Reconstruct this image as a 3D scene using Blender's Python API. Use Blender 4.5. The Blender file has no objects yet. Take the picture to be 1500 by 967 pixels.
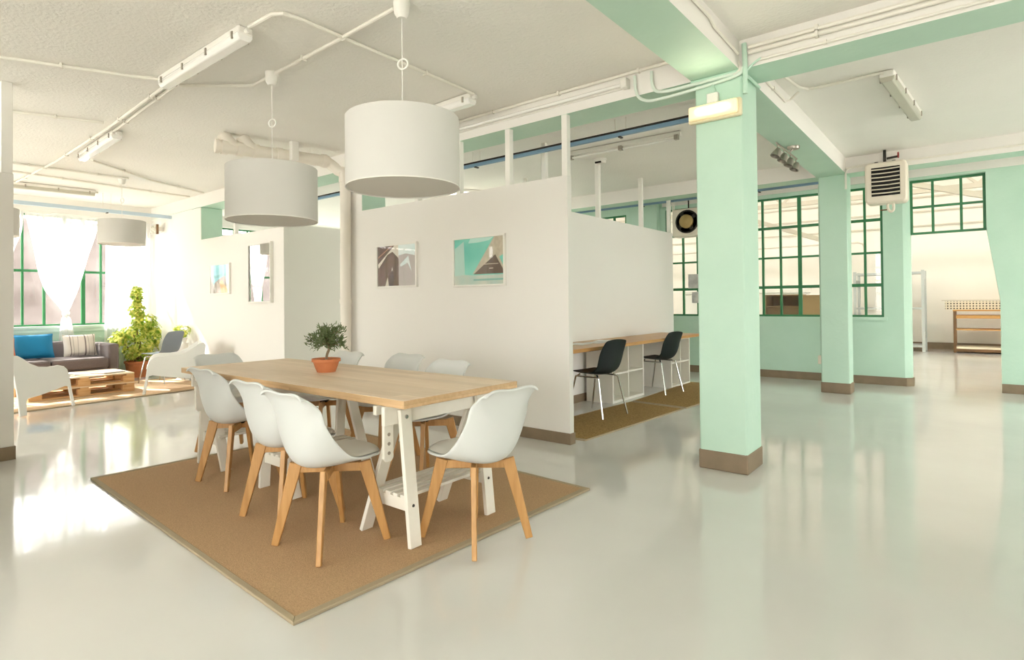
import bpy, bmesh, math, random
from mathutils import Vector, Matrix
random.seed(7)
SC = bpy.context.scene
COL = SC.collection
PI = math.pi

# ------------------------------------------------------------------ helpers
class MB:
    """collects geometry, then links it as ONE mesh object"""
    def __init__(s):
        s.v = []; s.f = []; s.mi = []
    def add(s, vs, fs, mi=0):
        o = len(s.v)
        s.v += [tuple(p) for p in vs]
        for f in fs:
            s.f.append([i + o for i in f]); s.mi.append(mi)
        return s
    def box(s, x0, x1, y0, y1, z0, z1, mi=0, M=None):
        vs = [Vector((x, y, z)) for x in (x0, x1) for y in (y0, y1) for z in (z0, z1)]
        if M is not None: vs = [M @ p for p in vs]
        return s.add(vs, [(0,1,3,2),(4,6,7,5),(0,4,5,1),(2,3,7,6),(0,2,6,4),(1,5,7,3)], mi)
    def bar(s, p, q, wa, wb, up=(0,0,1), wa2=None, wb2=None, mi=0):
        """rectangular bar p->q; wa along the side axis, wb along the 'up' axis; optional taper"""
        p, q = Vector(p), Vector(q); t = (q - p).normalized(); up = Vector(up)
        a = t.cross(up)
        if a.length < 1e-4: a = t.cross(Vector((1,0,0)))
        a.normalize(); b = a.cross(t).normalized()
        wa2 = wa if wa2 is None else wa2; wb2 = wb if wb2 is None else wb2
        vs = []
        for c, w, h in ((p, wa, wb), (q, wa2, wb2)):
            for sx, sy in ((-1,-1),(1,-1),(1,1),(-1,1)):
                vs.append(c + a*sx*w/2 + b*sy*h/2)
        return s.add(vs, [(3,2,1,0),(4,5,6,7),(0,1,5,4),(1,2,6,5),(2,3,7,6),(3,0,4,7)], mi)
    def tube(s, pts, r, n=8, mi=0, closed=False):
        pts = [Vector(p) for p in pts]; N = len(pts); rings = []; prev = None
        for i, p in enumerate(pts):
            if closed: t = pts[(i+1) % N] - pts[i-1]
            else: t = pts[min(i+1, N-1)] - pts[max(i-1, 0)]
            t.normalize()
            if prev is None:
                a = t.cross(Vector((0,0,1)))
                if a.length < 1e-3: a = t.cross(Vector((1,0,0)))
            else: a = prev - t*prev.dot(t)
            a.normalize(); prev = a; b = t.cross(a)
            rr = r[i] if isinstance(r, (list, tuple)) else r
            rings.append([p + (a*math.cos(2*PI*k/n) + b*math.sin(2*PI*k/n))*rr for k in range(n)])
        vs = [v for ring in rings for v in ring]; fs = []
        for i in range(N if closed else N-1):
            j = (i+1) % N
            for k in range(n):
                fs.append((i*n+k, j*n+k, j*n+(k+1) % n, i*n+(k+1) % n))
        if not closed:
            fs.append(tuple(range(n))); fs.append(tuple((N-1)*n+k for k in reversed(range(n))))
        return s.add(vs, fs, mi)
    def lathe(s, prof, n=32, c=(0,0,0), M=None, mi=0):
        vs = []; fs = []
        for r, z in prof:
            for k in range(n):
                p = Vector((c[0]+r*math.cos(2*PI*k/n), c[1]+r*math.sin(2*PI*k/n), c[2]+z))
                vs.append(M @ p if M is not None else p)
        for i in range(len(prof)-1):
            for k in range(n):
                fs.append((i*n+k, i*n+(k+1) % n, (i+1)*n+(k+1) % n, (i+1)*n+k))
        if prof[0][0] > 1e-5: fs.append(tuple(reversed(range(n))))
        if prof[-1][0] > 1e-5: fs.append(tuple((len(prof)-1)*n+k for k in range(n)))
        return s.add(vs, fs, mi)
    def prism(s, poly, d, M=None, mi=0):
        """poly of (x,z) extruded along +y from 0 to d"""
        n = len(poly)
        vs = [Vector((x, 0, z)) for x, z in poly] + [Vector((x, d, z)) for x, z in poly]
        if M is not None: vs = [M @ p for p in vs]
        fs = [tuple(range(n)), tuple(reversed(range(n, 2*n)))]
        fs += [(i, i+n, (i+1) % n + n, (i+1) % n) for i in range(n)]
        return s.add(vs, fs, mi)
    def grid(s, P, mi=0):
        m, n = len(P), len(P[0])
        return s.add([p for r in P for p in r],
                     [(i*n+j, i*n+j+1, (i+1)*n+j+1, (i+1)*n+j) for i in range(m-1) for j in range(n-1)], mi)
    def build(s, name, mats, parent=None, smooth=False, bevel=0, world=True, solid=0, sub=0, angle=35):
        me = bpy.data.meshes.new(name)
        off = Vector((0,0,0))
        if parent is not None and world:
            p = parent
            while p is not None:
                off += Vector(p.location); p = p.parent
        me.from_pydata([tuple(Vector(v) - off) for v in s.v], [], s.f)
        if not isinstance(mats, (list, tuple)): mats = [mats]
        for m in mats: me.materials.append(m)
        for p, i in zip(me.polygons, s.mi): p.material_index = i
        bm = bmesh.new(); bm.from_mesh(me)
        bmesh.ops.recalc_face_normals(bm, faces=bm.faces); bm.to_mesh(me); bm.free()
        o = bpy.data.objects.new(name, me); COL.objects.link(o)
        if parent is not None: o.parent = parent
        if solid:
            m = o.modifiers.new('s', 'SOLIDIFY'); m.thickness = solid; m.offset = 0
        if sub:
            m = o.modifiers.new('u', 'SUBSURF'); m.levels = sub; m.render_levels = sub
        if bevel:
            m = o.modifiers.new('b', 'BEVEL'); m.width = bevel; m.segments = 2; m.limit_method = 'ANGLE'; m.angle_limit = math.radians(30)
        if smooth or bevel:
            for p in me.polygons: p.use_smooth = True
            try:
                me.set_sharp_from_angle(angle=math.radians(angle))
            except Exception: pass
        return o

def tag(o, label=None, cat=None, group=None, kind=None):
    if label: o['label'] = label
    if cat: o['category'] = cat
    if group: o['group'] = group
    if kind: o['kind'] = kind
    return o
def empty(name, loc=(0,0,0), rz=0, label=None, cat=None, group=None, kind=None):
    o = bpy.data.objects.new(name, None); COL.objects.link(o)
    o.empty_display_size = .1
    o.location = loc; o.rotation_euler = (0, 0, rz)
    return tag(o, label, cat, group, kind)
def copy_tree(o, parent=None):
    c = o.copy(); COL.objects.link(c)
    if parent is not None: c.parent = parent
    for ch in list(o.children): copy_tree(ch, c)
    return c
def place(o, loc, rz, label, group=None):
    o.location = loc; o.rotation_euler = (0, 0, rz); o['label'] = label
    if group: o['group'] = group
    return o
def smoothpts(pts, n=6):
    """Catmull-Rom through the points (any dimension)"""
    P = [Vector(p) for p in pts]; out = []
    for i in range(len(P)-1):
        a, b, c, d = P[max(i-1,0)], P[i], P[i+1], P[min(i+2, len(P)-1)]
        for k in range(n):
            t = k/n
            out.append(.5*((2*b)+(c-a)*t+(2*a-5*b+4*c-d)*t*t+(3*b-a-3*c+d)*t**3))
    out.append(P[-1]); return out

# ------------------------------------------------------------------ materials
def mat(name, col, rough=.5, metal=0, noise=None, bump=None, spec=.5, emit=None, coat=0):
    m = bpy.data.materials.new(name); m.use_nodes = True
    nt = m.node_tree; b = nt.nodes['Principled BSDF']
    b.inputs['Base Color'].default_value = (*col, 1)
    b.inputs['Roughness'].default_value = rough; b.inputs['Metallic'].default_value = metal
    b.inputs['Specular IOR Level'].default_value = spec
    if coat: b.inputs['Coat Weight'].default_value = coat
    if emit:
        b.inputs['Emission Color'].default_value = (*emit[0], 1); b.inputs['Emission Strength'].default_value = emit[1]
    tc = nt.nodes.new('ShaderNodeTexCoord')
    if noise:  # (scale, second colour, detail[, stretch])
        n = nt.nodes.new('ShaderNodeTexNoise'); n.inputs['Scale'].default_value = noise[0]; n.inputs['Detail'].default_value = noise[2]
        src = tc.outputs['Object']
        if len(noise) > 3:
            mp = nt.nodes.new('ShaderNodeMapping'); mp.inputs['Scale'].default_value = noise[3]
            nt.links.new(src, mp.inputs['Vector']); src = mp.outputs['Vector']
        nt.links.new(src, n.inputs['Vector'])
        r = nt.nodes.new('ShaderNodeValToRGB')
        r.color_ramp.elements[0].color = (*col, 1); r.color_ramp.elements[1].color = (*noise[1], 1)
        r.color_ramp.elements[0].position = .35; r.color_ramp.elements[1].position = .68
        nt.links.new(n.outputs['Fac'], r.inputs['Fac']); nt.links.new(r.outputs['Color'], b.inputs['Base Color'])
    if bump:  # (scale, strength, distance[, stretch])
        n = nt.nodes.new('ShaderNodeTexNoise'); n.inputs['Scale'].default_value = bump[0]; n.inputs['Detail'].default_value = 4
        src = tc.outputs['Object']
        if len(bump) > 3:
            mp = nt.nodes.new('ShaderNodeMapping'); mp.inputs['Scale'].default_value = bump[3]
            nt.links.new(src, mp.inputs['Vector']); src = mp.outputs['Vector']
        nt.links.new(src, n.inputs['Vector'])
        bp = nt.nodes.new('ShaderNodeBump'); bp.inputs['Strength'].default_value = bump[1]; bp.inputs['Distance'].default_value = bump[2]
        nt.links.new(n.outputs['Fac'], bp.inputs['Height']); nt.links.new(bp.outputs['Normal'], b.inputs['Normal'])
    return m

def wood(name, c1, c2, stretch, scale=9, rough=.45, staves=None):
    """grain stretched along one axis; staves = (axis scale vector) gives block-board tone jumps"""
    m = mat(name, c1, rough, noise=(scale, c2, 6, stretch), bump=(scale*2, .08, .002, stretch))
    if staves:
        nt = m.node_tree; b = nt.nodes['Principled BSDF']
        old = b.inputs['Base Color'].links[0].from_socket
        tc = nt.nodes.new('ShaderNodeTexCoord'); mp = nt.nodes.new('ShaderNodeMapping')
        mp.inputs['Rotation'].default_value = staves[1] if len(staves) > 1 else (0,0,0)
        nt.links.new(tc.outputs['Object'], mp.inputs['Vector'])
        br = nt.nodes.new('ShaderNodeTexBrick')
        br.inputs['Color1'].default_value = (1,1,1,1); br.inputs['Color2'].default_value = (.80,.78,.74,1); br.inputs['Mortar'].default_value = (.72,.66,.58,1)
        br.inputs['Scale'].default_value = 1; br.inputs['Mortar Size'].default_value = .0008
        br.inputs['Brick Width'].default_value = staves[0][0]; br.inputs['Row Height'].default_value = staves[0][1]
        nt.links.new(mp.outputs['Vector'], br.inputs['Vector'])
        mx = nt.nodes.new('ShaderNodeMix'); mx.data_type = 'RGBA'; mx.blend_type = 'MULTIPLY'; mx.inputs[0].default_value = .8
        nt.links.new(old, mx.inputs[6]); nt.links.new(br.outputs['Color'], mx.inputs[7]); nt.links.new(mx.outputs[2], b.inputs['Base Color'])
    return m

def thin_glass(name, tint=(1,1,1), refl=.03, frost=0.0):
    m = bpy.data.materials.new(name); m.use_nodes = True; nt = m.node_tree
    nt.nodes.remove(nt.nodes['Principled BSDF']); out = nt.nodes['Material Output']
    t = nt.nodes.new('ShaderNodeBsdfTransparent'); t.inputs['Color'].default_value = (*tint, 1)
    g = nt.nodes.new('ShaderNodeBsdfGlossy'); g.inputs['Roughness'].default_value = .02
    mx = nt.nodes.new('ShaderNodeMixShader')
    lw = nt.nodes.new('ShaderNodeLayerWeight'); pw = nt.nodes.new('ShaderNodeMath'); pw.operation = 'POWER'; pw.inputs[1].default_value = 4
    ma = nt.nodes.new('ShaderNodeMath'); ma.operation = 'MULTIPLY_ADD'; ma.inputs[1].default_value = .7; ma.inputs[2].default_value = refl
    nt.links.new(lw.outputs['Facing'], pw.inputs[0]); nt.links.new(pw.outputs[0], ma.inputs[0]); nt.links.new(ma.outputs[0], mx.inputs['Fac'])
    src = t.outputs[0]
    if frost:
        d = nt.nodes.new('ShaderNodeBsdfTranslucent'); d.inputs['Color'].default_value = (.95,.93,.92,1)
        m2 = nt.nodes.new('ShaderNodeMixShader'); m2.inputs['Fac'].default_value = frost
        nt.links.new(t.outputs[0], m2.inputs[1]); nt.links.new(d.outputs[0], m2.inputs[2]); src = m2.outputs[0]
    nt.links.new(src, mx.inputs[1]); nt.links.new(g.outputs[0], mx.inputs[2]); nt.links.new(mx.outputs[0], out.inputs[0])
    return m

def sheer(name, col=(.97,.96,.94), clear=.25, trans=.55):
    m = bpy.data.materials.new(name); m.use_nodes = True; nt = m.node_tree
    nt.nodes.remove(nt.nodes['Principled BSDF']); out = nt.nodes['Material Output']
    d = nt.nodes.new('ShaderNodeBsdfDiffuse'); d.inputs['Color'].default_value = (*col, 1)
    l = nt.nodes.new('ShaderNodeBsdfTranslucent'); l.inputs['Color'].default_value = (*col, 1)
    t = nt.nodes.new('ShaderNodeBsdfTransparent')
    a = nt.nodes.new('ShaderNodeMixShader'); a.inputs['Fac'].default_value = trans
    b = nt.nodes.new('ShaderNodeMixShader'); b.inputs['Fac'].default_value = clear
    nt.links.new(d.outputs[0], a.inputs[1]); nt.links.new(l.outputs[0], a.inputs[2])
    nt.links.new(a.outputs[0], b.inputs[1]); nt.links.new(t.outputs[0], b.inputs[2]); nt.links.new(b.outputs[0], out.inputs[0])
    return m

M = {}
M['wall'] = mat('white_wall_paint', (.80,.78,.742), .75, bump=(60, .05, .002))
M['ceil'] = mat('rough_white_ceiling', (.865,.845,.80), .9, noise=(1.2, (.83,.81,.765), 5), bump=(38, .5, .012))
M['mint'] = mat('mint_wall_paint', (.485,.675,.555), .6, noise=(3, (.515,.70,.58), 4), bump=(22, .35, .008))
M['palemint'] = mat('pale_mint_cable', (.68,.77,.69), .5)
M['floor'] = mat('glossy_grey_green_floor', (.665,.66,.632), .085, noise=(1.1, (.625,.62,.59), 6), bump=(3.5, .05, .02), spec=.6)
M['skirt'] = mat('brown_skirting_paint', (.205,.15,.092), .6, noise=(8, (.24,.175,.11), 4))
M['white'] = mat('white_paint', (.82,.80,.75), .45)
M['plastic'] = mat('white_plastic', (.80,.80,.77), .35)
M['shell'] = mat('white_chair_plastic', (.62,.635,.615), .38)
M['pad'] = mat('white_leatherette', (.66,.645,.605), .5)
M['beech'] = wood('oak_leg', (.44,.225,.07), (.54,.295,.105), (6,6,.6), 8, .4)
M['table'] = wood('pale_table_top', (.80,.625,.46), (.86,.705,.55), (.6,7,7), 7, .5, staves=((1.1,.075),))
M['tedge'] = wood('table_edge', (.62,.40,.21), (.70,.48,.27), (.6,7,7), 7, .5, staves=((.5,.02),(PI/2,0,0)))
M['desk'] = wood('desk_top_wood', (.46,.225,.065), (.55,.30,.10), (7,.6,7), 6, .35)
M['trestle'] = mat('cream_trestle_paint', (.80,.77,.69), .45, noise=(10, (.77,.735,.65), 3))
M['sisal'] = mat('brown_sisal', (.50,.325,.178), .95, noise=(150, (.37,.235,.12), 3), bump=(230, .7, .004))
M['sisal2'] = mat('golden_sisal', (.40,.25,.085), .95, noise=(70, (.22,.13,.035), 3), bump=(230, .6, .004))
M['sisal3'] = mat('pale_sisal', (.60,.43,.27), .95, noise=(150, (.52,.36,.21), 2), bump=(200, .5, .004))
M['bind'] = mat('rug_binding_cloth', (.36,.29,.19), .9, bump=(200, .3, .002))
M['green'] = mat('green_window_paint', (.028,.19,.07), .4)
M['terra'] = mat('terracotta', (.50,.165,.06), .75, noise=(14, (.56,.20,.08), 4))
M['soil'] = mat('dark_soil', (.06,.04,.025), 1)
M['bark'] = mat('olive_bark', (.24,.17,.10), .9, bump=(60,.5,.004))
M['olive'] = mat('olive_leaf', (.085,.125,.035), .55, noise=(30, (.16,.20,.085), 2))
def leafmat(name, c1, c2, scale, tr):
    m = mat(name, c1, .45, noise=(scale, c2, 2)); nt = m.node_tree; b = nt.nodes['Principled BSDF']
    t = nt.nodes.new('ShaderNodeBsdfTranslucent'); mx = nt.nodes.new('ShaderNodeMixShader'); mx.inputs['Fac'].default_value = tr
    nt.links.new(b.inputs['Base Color'].links[0].from_socket, t.inputs['Color'])
    nt.links.new(b.outputs[0], mx.inputs[1]); nt.links.new(t.outputs[0], mx.inputs[2]); nt.links.new(mx.outputs[0], nt.nodes['Material Output'].inputs[0])
    return m
M['variegated'] = leafmat('variegated_leaf', (.20,.38,.02), (.97,.90,.26), 17, .45)
M['old_leaf'] = mat('variegated_leaf', (.22,.42,.025), .45, noise=(26, (.88,.80,.18), 2))
M['sofa'] = mat('grey_brown_sofa_cloth', (.125,.105,.105), .95, noise=(120, (.16,.135,.13), 2), bump=(220,.3,.002))
M['blue'] = mat('bright_blue_cushion', (.005,.20,.42), .8, bump=(60,.25,.004))
M['orange'] = mat('orange_cushion', (.70,.22,.10), .9)
M['pallet'] = wood('pallet_pine', (.62,.36,.15), (.72,.47,.24), (6,.7,6), 7, .7)
M['pallettop'] = wood('pallet_top_pine', (.74,.58,.40), (.80,.66,.48), (6,.7,6), 7, .6)
M['paper'] = mat('white_paper', (.80,.79,.77), .6)
M['mag'] = mat('grey_magazine_cover', (.42,.42,.42), .4, noise=(7, (.72,.70,.68), 3))
M['chrome'] = mat('chrome', (.55,.55,.53), .22, 1)
M['black'] = mat('black_plastic', (.006,.011,.011), .5, spec=.3)
M['gshell'] = mat('slate_grey_plastic', (.20,.24,.29), .45)
M['dark'] = mat('dark_metal', (.04,.035,.03), .5, .6)
M['steel'] = mat('brushed_steel', (.42,.38,.33), .35, .8)
M['galv'] = mat('galvanised_grey', (.50,.53,.52), .5, .3)
M['heater'] = mat('cream_heater_enamel', (.76,.69,.58), .4)
M['void'] = mat('black_void', (.006,.005,.004), .8)
M['conduit'] = mat('white_cable_conduit', (.80,.77,.70), .5)
M['pvc'] = mat('cream_pvc_pipe', (.78,.73,.65), .45)
M['trunk'] = mat('blue_cable_tray', (.20,.33,.47), .5)
M['trunkp'] = mat('pale_blue_cable_tray', (.50,.62,.72), .5)
M['tubewhite'] = mat('opal_diffuser', (.88,.87,.84), .18, coat=.5)
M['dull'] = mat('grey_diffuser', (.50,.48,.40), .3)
M['shade'] = sheer('white_lamp_shade_cloth', (.70,.685,.65), 0.0, .16)
M['shadein'] = sheer('white_lamp_diffuser', (.74,.72,.69), 0.0, .14)
M['curtain'] = sheer('white_sheer_curtain', (.97,.96,.95), .20, .62)
M['glass'] = thin_glass('window_glass')
M['frost'] = M['glass']
M['lamplit'] = mat('lit_bulkhead_glass', (.9,.82,.55), .3, emit=((1,.74,.36), .22))
M['lamptube'] = mat('lit_tube', (1,1,1), .3, emit=((1,.93,.72), 3))
M['lampframe'] = mat('cream_lamp_body', (.80,.72,.50), .4)
M['kallax'] = mat('white_shelf_laminate', (.80,.78,.71), .4)
M['hallwall'] = mat('cream_hall_wall', (.80,.77,.70), .8)
M['hallsteel'] = mat('pale_truss_paint', (.62,.57,.48), .6)
M['brownmetal'] = mat('brown_bench_frame', (.17,.085,.03), .5)
M['benchwood'] = wood('bench_plank', (.50,.26,.07), (.60,.33,.11), (.6,6,6), 7, .5)
M['card'] = mat('brown_cabinet_board', (.33,.19,.095), .7, noise=(4, (.37,.22,.115), 4))
M['card2'] = mat('tan_cabinet_board', (.46,.28,.13), .7, noise=(4, (.50,.31,.15), 4))
M['peg'] = mat('perforated_cream_rail', (.72,.66,.52), .6)
M['mirror'] = mat('glazed_dark_print', (.82,.82,.82), .015, 1)
M['ext'] = mat('outside_render', (.155,.132,.125), .9, noise=(1.3, (.085,.068,.062), 6))
M['ground'] = mat('outside_paving', (.62,.60,.56), .9)
M['red'] = mat('red_valve_wheel', (.25,.02,.02), .5)
M['brass'] = mat('fan_motor_ochre', (.42,.30,.12), .5, .3)

def dotted(m, k, r, dark):
    nt = m.node_tree; b = nt.nodes['Principled BSDF']; tc = nt.nodes.new('ShaderNodeTexCoord'); sp = nt.nodes.new('ShaderNodeSeparateXYZ')
    nt.links.new(tc.outputs['Object'], sp.inputs[0])
    def op(o, a, b_=None):
        n = nt.nodes.new('ShaderNodeMath'); n.operation = o
        nt.links.new(a, n.inputs[0])
        if b_ is not None:
            if isinstance(b_, (int, float)): n.inputs[1].default_value = b_
            else: nt.links.new(b_, n.inputs[1])
        return n.outputs[0]
    f = [op('POWER', op('ABSOLUTE', op('SUBTRACT', op('FRACT', op('MULTIPLY', sp.outputs[c], k)), .5)), 2) for c in ('X','Z')]
    q = op('LESS_THAN', op('ADD', f[0], f[1]), r*r)
    mx = nt.nodes.new('ShaderNodeMix'); mx.data_type = 'RGBA'; nt.links.new(q, mx.inputs[0])
    mx.inputs[6].default_value = b.inputs['Base Color'].default_value; mx.inputs[7].default_value = (*dark, 1)
    nt.links.new(mx.outputs[2], b.inputs['Base Color'])
M['perf'] = mat('perforated_cream_plate', (.72,.66,.52), .6); dotted(M['perf'], 18, .27, (.05,.04,.03))
# striped cushion
def stripes():
    m = mat('striped_linen_cushion', (.68,.63,.58), .9, bump=(150,.2,.002)); nt = m.node_tree; b = nt.nodes['Principled BSDF']
    tc = nt.nodes.new('ShaderNodeTexCoord'); sp = nt.nodes.new('ShaderNodeSeparateXYZ'); nt.links.new(tc.outputs['Object'], sp.inputs[0])
    r = nt.nodes.new('ShaderNodeValToRGB'); r.color_ramp.interpolation = 'CONSTANT'
    mr = nt.nodes.new('ShaderNodeMapRange'); mr.inputs[1].default_value = -.25; mr.inputs[2].default_value = .25
    nt.links.new(sp.outputs['X'], mr.inputs[0]); nt.links.new(mr.outputs[0], r.inputs[0])
    base = (.70,.65,.60,1); dk = (.20,.17,.16,1); md = (.45,.41,.38,1)
    els = r.color_ramp.elements; els[0].position = 0; els[0].color = base; els[1].position = .22; els[1].color = dk
    for p, c in ((.245,base),(.30,md),(.32,base),(.42,md),(.44,base),(.60,dk),(.64,base),(.70,md),(.72,base),(.86,dk),(.88,base)):
        e = els.new(p); e.color = c
    nt.links.new(r.outputs['Color'], b.inputs['Base Color']); return m
M['stripe'] = stripes()

# ------------------------------------------------------------------ camera
yaw, pitch, roll = 0.6910819294307149, 0.010118318139955078, 0.01010942828451434
fpx, cx, cy = 848.4654, 724.138, 435.7248
fw = Vector((-math.sin(yaw)*math.cos(pitch), math.cos(yaw)*math.cos(pitch), math.sin(pitch)))
rt = Vector((math.cos(yaw), math.sin(yaw), 0)); dn = fw.cross(rt)
r2 = rt*math.cos(roll) + dn*math.sin(roll); d2 = dn*math.cos(roll) - rt*math.sin(roll)
cd = bpy.data.cameras.new('camera'); cam = bpy.data.objects.new('camera', cd); COL.objects.link(cam)
up = -d2; bk = -fw
cam.matrix_world = Matrix(((r2.x, up.x, bk.x, 0), (r2.y, up.y, bk.y, 0), (r2.z, up.z, bk.z, 1.2), (0,0,0,1)))
cd.sensor_fit = 'HORIZONTAL'; cd.sensor_width = 36; cd.lens = fpx/1500*36
cd.shift_x = (750-cx)/1500; cd.shift_y = (cy-483.5)/1500; cd.clip_start = .05
SC.camera = cam

# ------------------------------------------------------------------ room shell
ZC = 3.0
XW, XE, YS, YN = -11.6, 4.6, -4.6, 9.75
def S(o, label=None): return tag(o, label, None, None, 'structure')
S(MB().box(XW-.2, XE+.2, YS-.2, 17.6, -.1, 0).build('floor', M['floor']))
S(MB().box(XW-.2, XE+.2, YS-.2, YN+.2, ZC, ZC+.15).build('ceiling', M['ceil']))

def holed_wall(axis, c0, c1, a0, a1, z0, z1, holes, mb=None):
    """wall slab with rectangular holes: runs a0..a1 on the other axis, thickness c0..c1"""
    mb = mb or MB(); holes = sorted(holes); a = a0
    def bx(p, q, zz0, zz1):
        if q - p < 1e-4 or zz1 - zz0 < 1e-4: return
        if axis == 'X': mb.box(c0, c1, p, q, zz0, zz1)
        else: mb.box(p, q, c0, c1, zz0, zz1)
    for h0, h1, hz0, hz1 in holes:
        bx(a, h0, z0, z1); bx(h0, h1, z0, hz0); bx(h0, h1, hz1, z1); a = h1
    bx(a, a1, z0, z1); return mb

nwin = [0]
PORT = []
def window(axis, c, a0, a1, z0, z1, vs, hs, glass, frame=.03, depth=.05, muntin=.03, sill=None, thick=None):
    nwin[0] += 1
    base = (c, (a0+a1)/2, z0) if axis == 'X' else ((a0+a1)/2, c, z0)
    w = empty('window_%d' % nwin[0], base, kind='structure')
    f = MB()
    def bx(p, q, zz0, zz1, d=depth, mb=f):
        if axis == 'X': mb.box(c-d/2, c+d/2, p, q, zz0, zz1)
        else: mb.box(p, q, c-d/2, c+d/2, zz0, zz1)
    bx(a0, a0+frame, z0, z1); bx(a1-frame, a1, z0, z1); bx(a0+frame, a1-frame, z0, z0+frame); bx(a0+frame, a1-frame, z1-frame, z1)
    for v in vs:
        wd = muntin
        if isinstance(v, tuple): v, wd = v
        bx(v-wd/2, v+wd/2, z0+frame, z1-frame, depth*.8)
    for h in hs:
        wd = muntin
        if isinstance(h, tuple): h, wd = h
        bx(a0+frame, a1-frame, h-wd/2, h+wd/2, depth*.76)
    f.build('window_frame', M['green'], w)
    g = MB(); bx(a0+.01, a1-.01, z0+.01, z1-.01, .004, g); g.build('window_glass', glass, w)
    return w
def portal(axis, c, a0, a1, z0, z1, sign):
    l = bpy.data.lights.new('daylight_portal', 'AREA'); l.shape = 'RECTANGLE'
    l.cycles.is_portal = True
    o = bpy.data.objects.new('daylight_portal', l); COL.objects.link(o)
    if axis == 'X':
        o.location = (c, (a0+a1)/2, (z0+z1)/2); l.size = z1-z0; l.size_y = a1-a0
        o.rotation_euler = (0, PI/2 if sign < 0 else -PI/2, 0)
    elif axis == 'Y':
        o.location = ((a0+a1)/2, c, (z0+z1)/2); l.size = a1-a0; l.size_y = z1-z0
        o.rotation_euler = (-PI/2 if sign < 0 else PI/2, 0, 0)
    return o

# --- window wall on the lounge side (faces +X)
WH = [(-3.9,-1.2,.9,2.72),(-.6,1.4,.9,2.72),(1.52,4.02,.9,2.72),(4.9,9.2,.95,2.78)]
S(holed_wall('X', XW-.2, XW, YS, YN, 0, ZC, WH).build('wall_left', M['wall']))
for i, (a0, a1, z0, z1) in enumerate(WH):
    n = round((a1-a0)/.285); st = (a1-a0)/n
    if i == 2: vs = [1.78, 2.05, 2.32, (2.60,.035), (2.88,.055), (3.14,.055), 3.40, 3.7]
    else: vs = [a0+st*k for k in range(1, n)]
    window('X', XW-.1, a0, a1, z0, z1, vs, [1.80, 2.3] if i != 2 else [(1.80,.04)], M['frost'] if i == 2 else M['glass'])
    portal('X', XW-.02, a0, a1, z0, z1, 1)
S(MB().box(XW, XW+.012, 1.0, YN, 0, .86).build('trim_1', M['mint']))           # mint dado under the lounge windows
S(MB().box(XW+.0121, XW+.06, 1.45, 4.1, .862, .9).box(XW+.0121, XW+.03, 1.45, 4.1, .80, .862).build('sill_1', mat('pale_green_sill', (.62,.78,.68), .5)))

# --- window wall toward the hall (faces -Y)
NX = [-4.15,-3.85,-3.60,-3.34,-3.08,-2.82,-2.559,-2.301,-2.033,-1.71,-1.45,-1.187,-.97]
nholes = [(-10.9,-4.9,.95,2.80),(-4.15,-.97,.95,2.80)]
mb = holed_wall('Y', YN, YN+.2, XW-.2, -.74, 0, ZC, nholes)
S(mb.build('wall_back', M['mint']))
# pier end with a chamfered edge, transom opening, then the wall with its slanted lower jamb
mb = MB()
mb.prism([(-.74,0),(-.66,0),(-.66,2.08),(-.74,2.08)], .2)
q = MB()
q.add([(-.74,YN,0),(-.66,YN+.07,0),(-.66,YN+.2,0),(-.74,YN+.2,0),(-.74,YN,2.83),(-.66,YN+.07,2.83),(-.66,YN+.2,2.83),(-.74,YN+.2,2.83)],
      [(0,1,5,4),(1,2,6,5),(2,3,7,6),(3,0,4,7),(0,3,2,1),(4,5,6,7)])
q.box(-.74, .141, YN, YN+.2, 2.83, ZC)
S(q.build('wall_pier', M['mint']))
q = MB(); q.prism([(.266,0),(.266,1.17),(.155,2.0),(.141,2.12),(.141,ZC),(XE,ZC),(XE,0)], .2, Matrix.Translation((0,YN,0)))
S(q.build('wall_right_pier', M['mint']))
window('Y', YN+.04, -10.9, -4.9, .95, 2.80, [-10.9+.261*k for k in range(1,23)], [2.33,1.863,1.405], M['glass'])
window('Y', YN+.04, -4.15, -.97, .95, 2.80, NX[1:6]+[(-2.82,.045),(-2.559,.03),-2.301,(-2.033,.05)]+NX[9:12], [(2.33,.04),1.863,(1.405,.045)], M['glass'])
w = window('Y', YN+.12, -.66, .141, 2.085, 2.83, [-.409,-.108], [2.46], M['glass'])
S(MB().box(-4.2, -.93, YN-.035, YN, .90, .95).build('sill_2', M['mint']))
# brown skirting
S(MB().box(XW, -.74, YN-.016, YN, 0, .115).build('baseboard_back', M['skirt'], bevel=.003))
S(MB().box(-.74, -.72, YN-.016, YN, 0, .115).add([(-.72,YN-.016,0),(-.645,YN+.065,0),(-.645,YN+.2,0),(-.66,YN+.2,0),(-.72,YN,0),(-.72,YN-.016,.115),(-.645,YN+.065,.115),(-.645,YN+.2,.115),(-.66,YN+.2,.115),(-.72,YN,.115)],
   [(0,1,6,5),(1,2,7,6),(2,3,8,7),(3,4,9,8),(4,0,5,9),(5,6,7,8,9),(4,3,2,1,0)]).build('baseboard_pier', M['skirt']))
S(MB().box(.262, XE, YN-.016, YN, 0, .115).build('baseboard_right', M['skirt'], bevel=.003))

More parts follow.
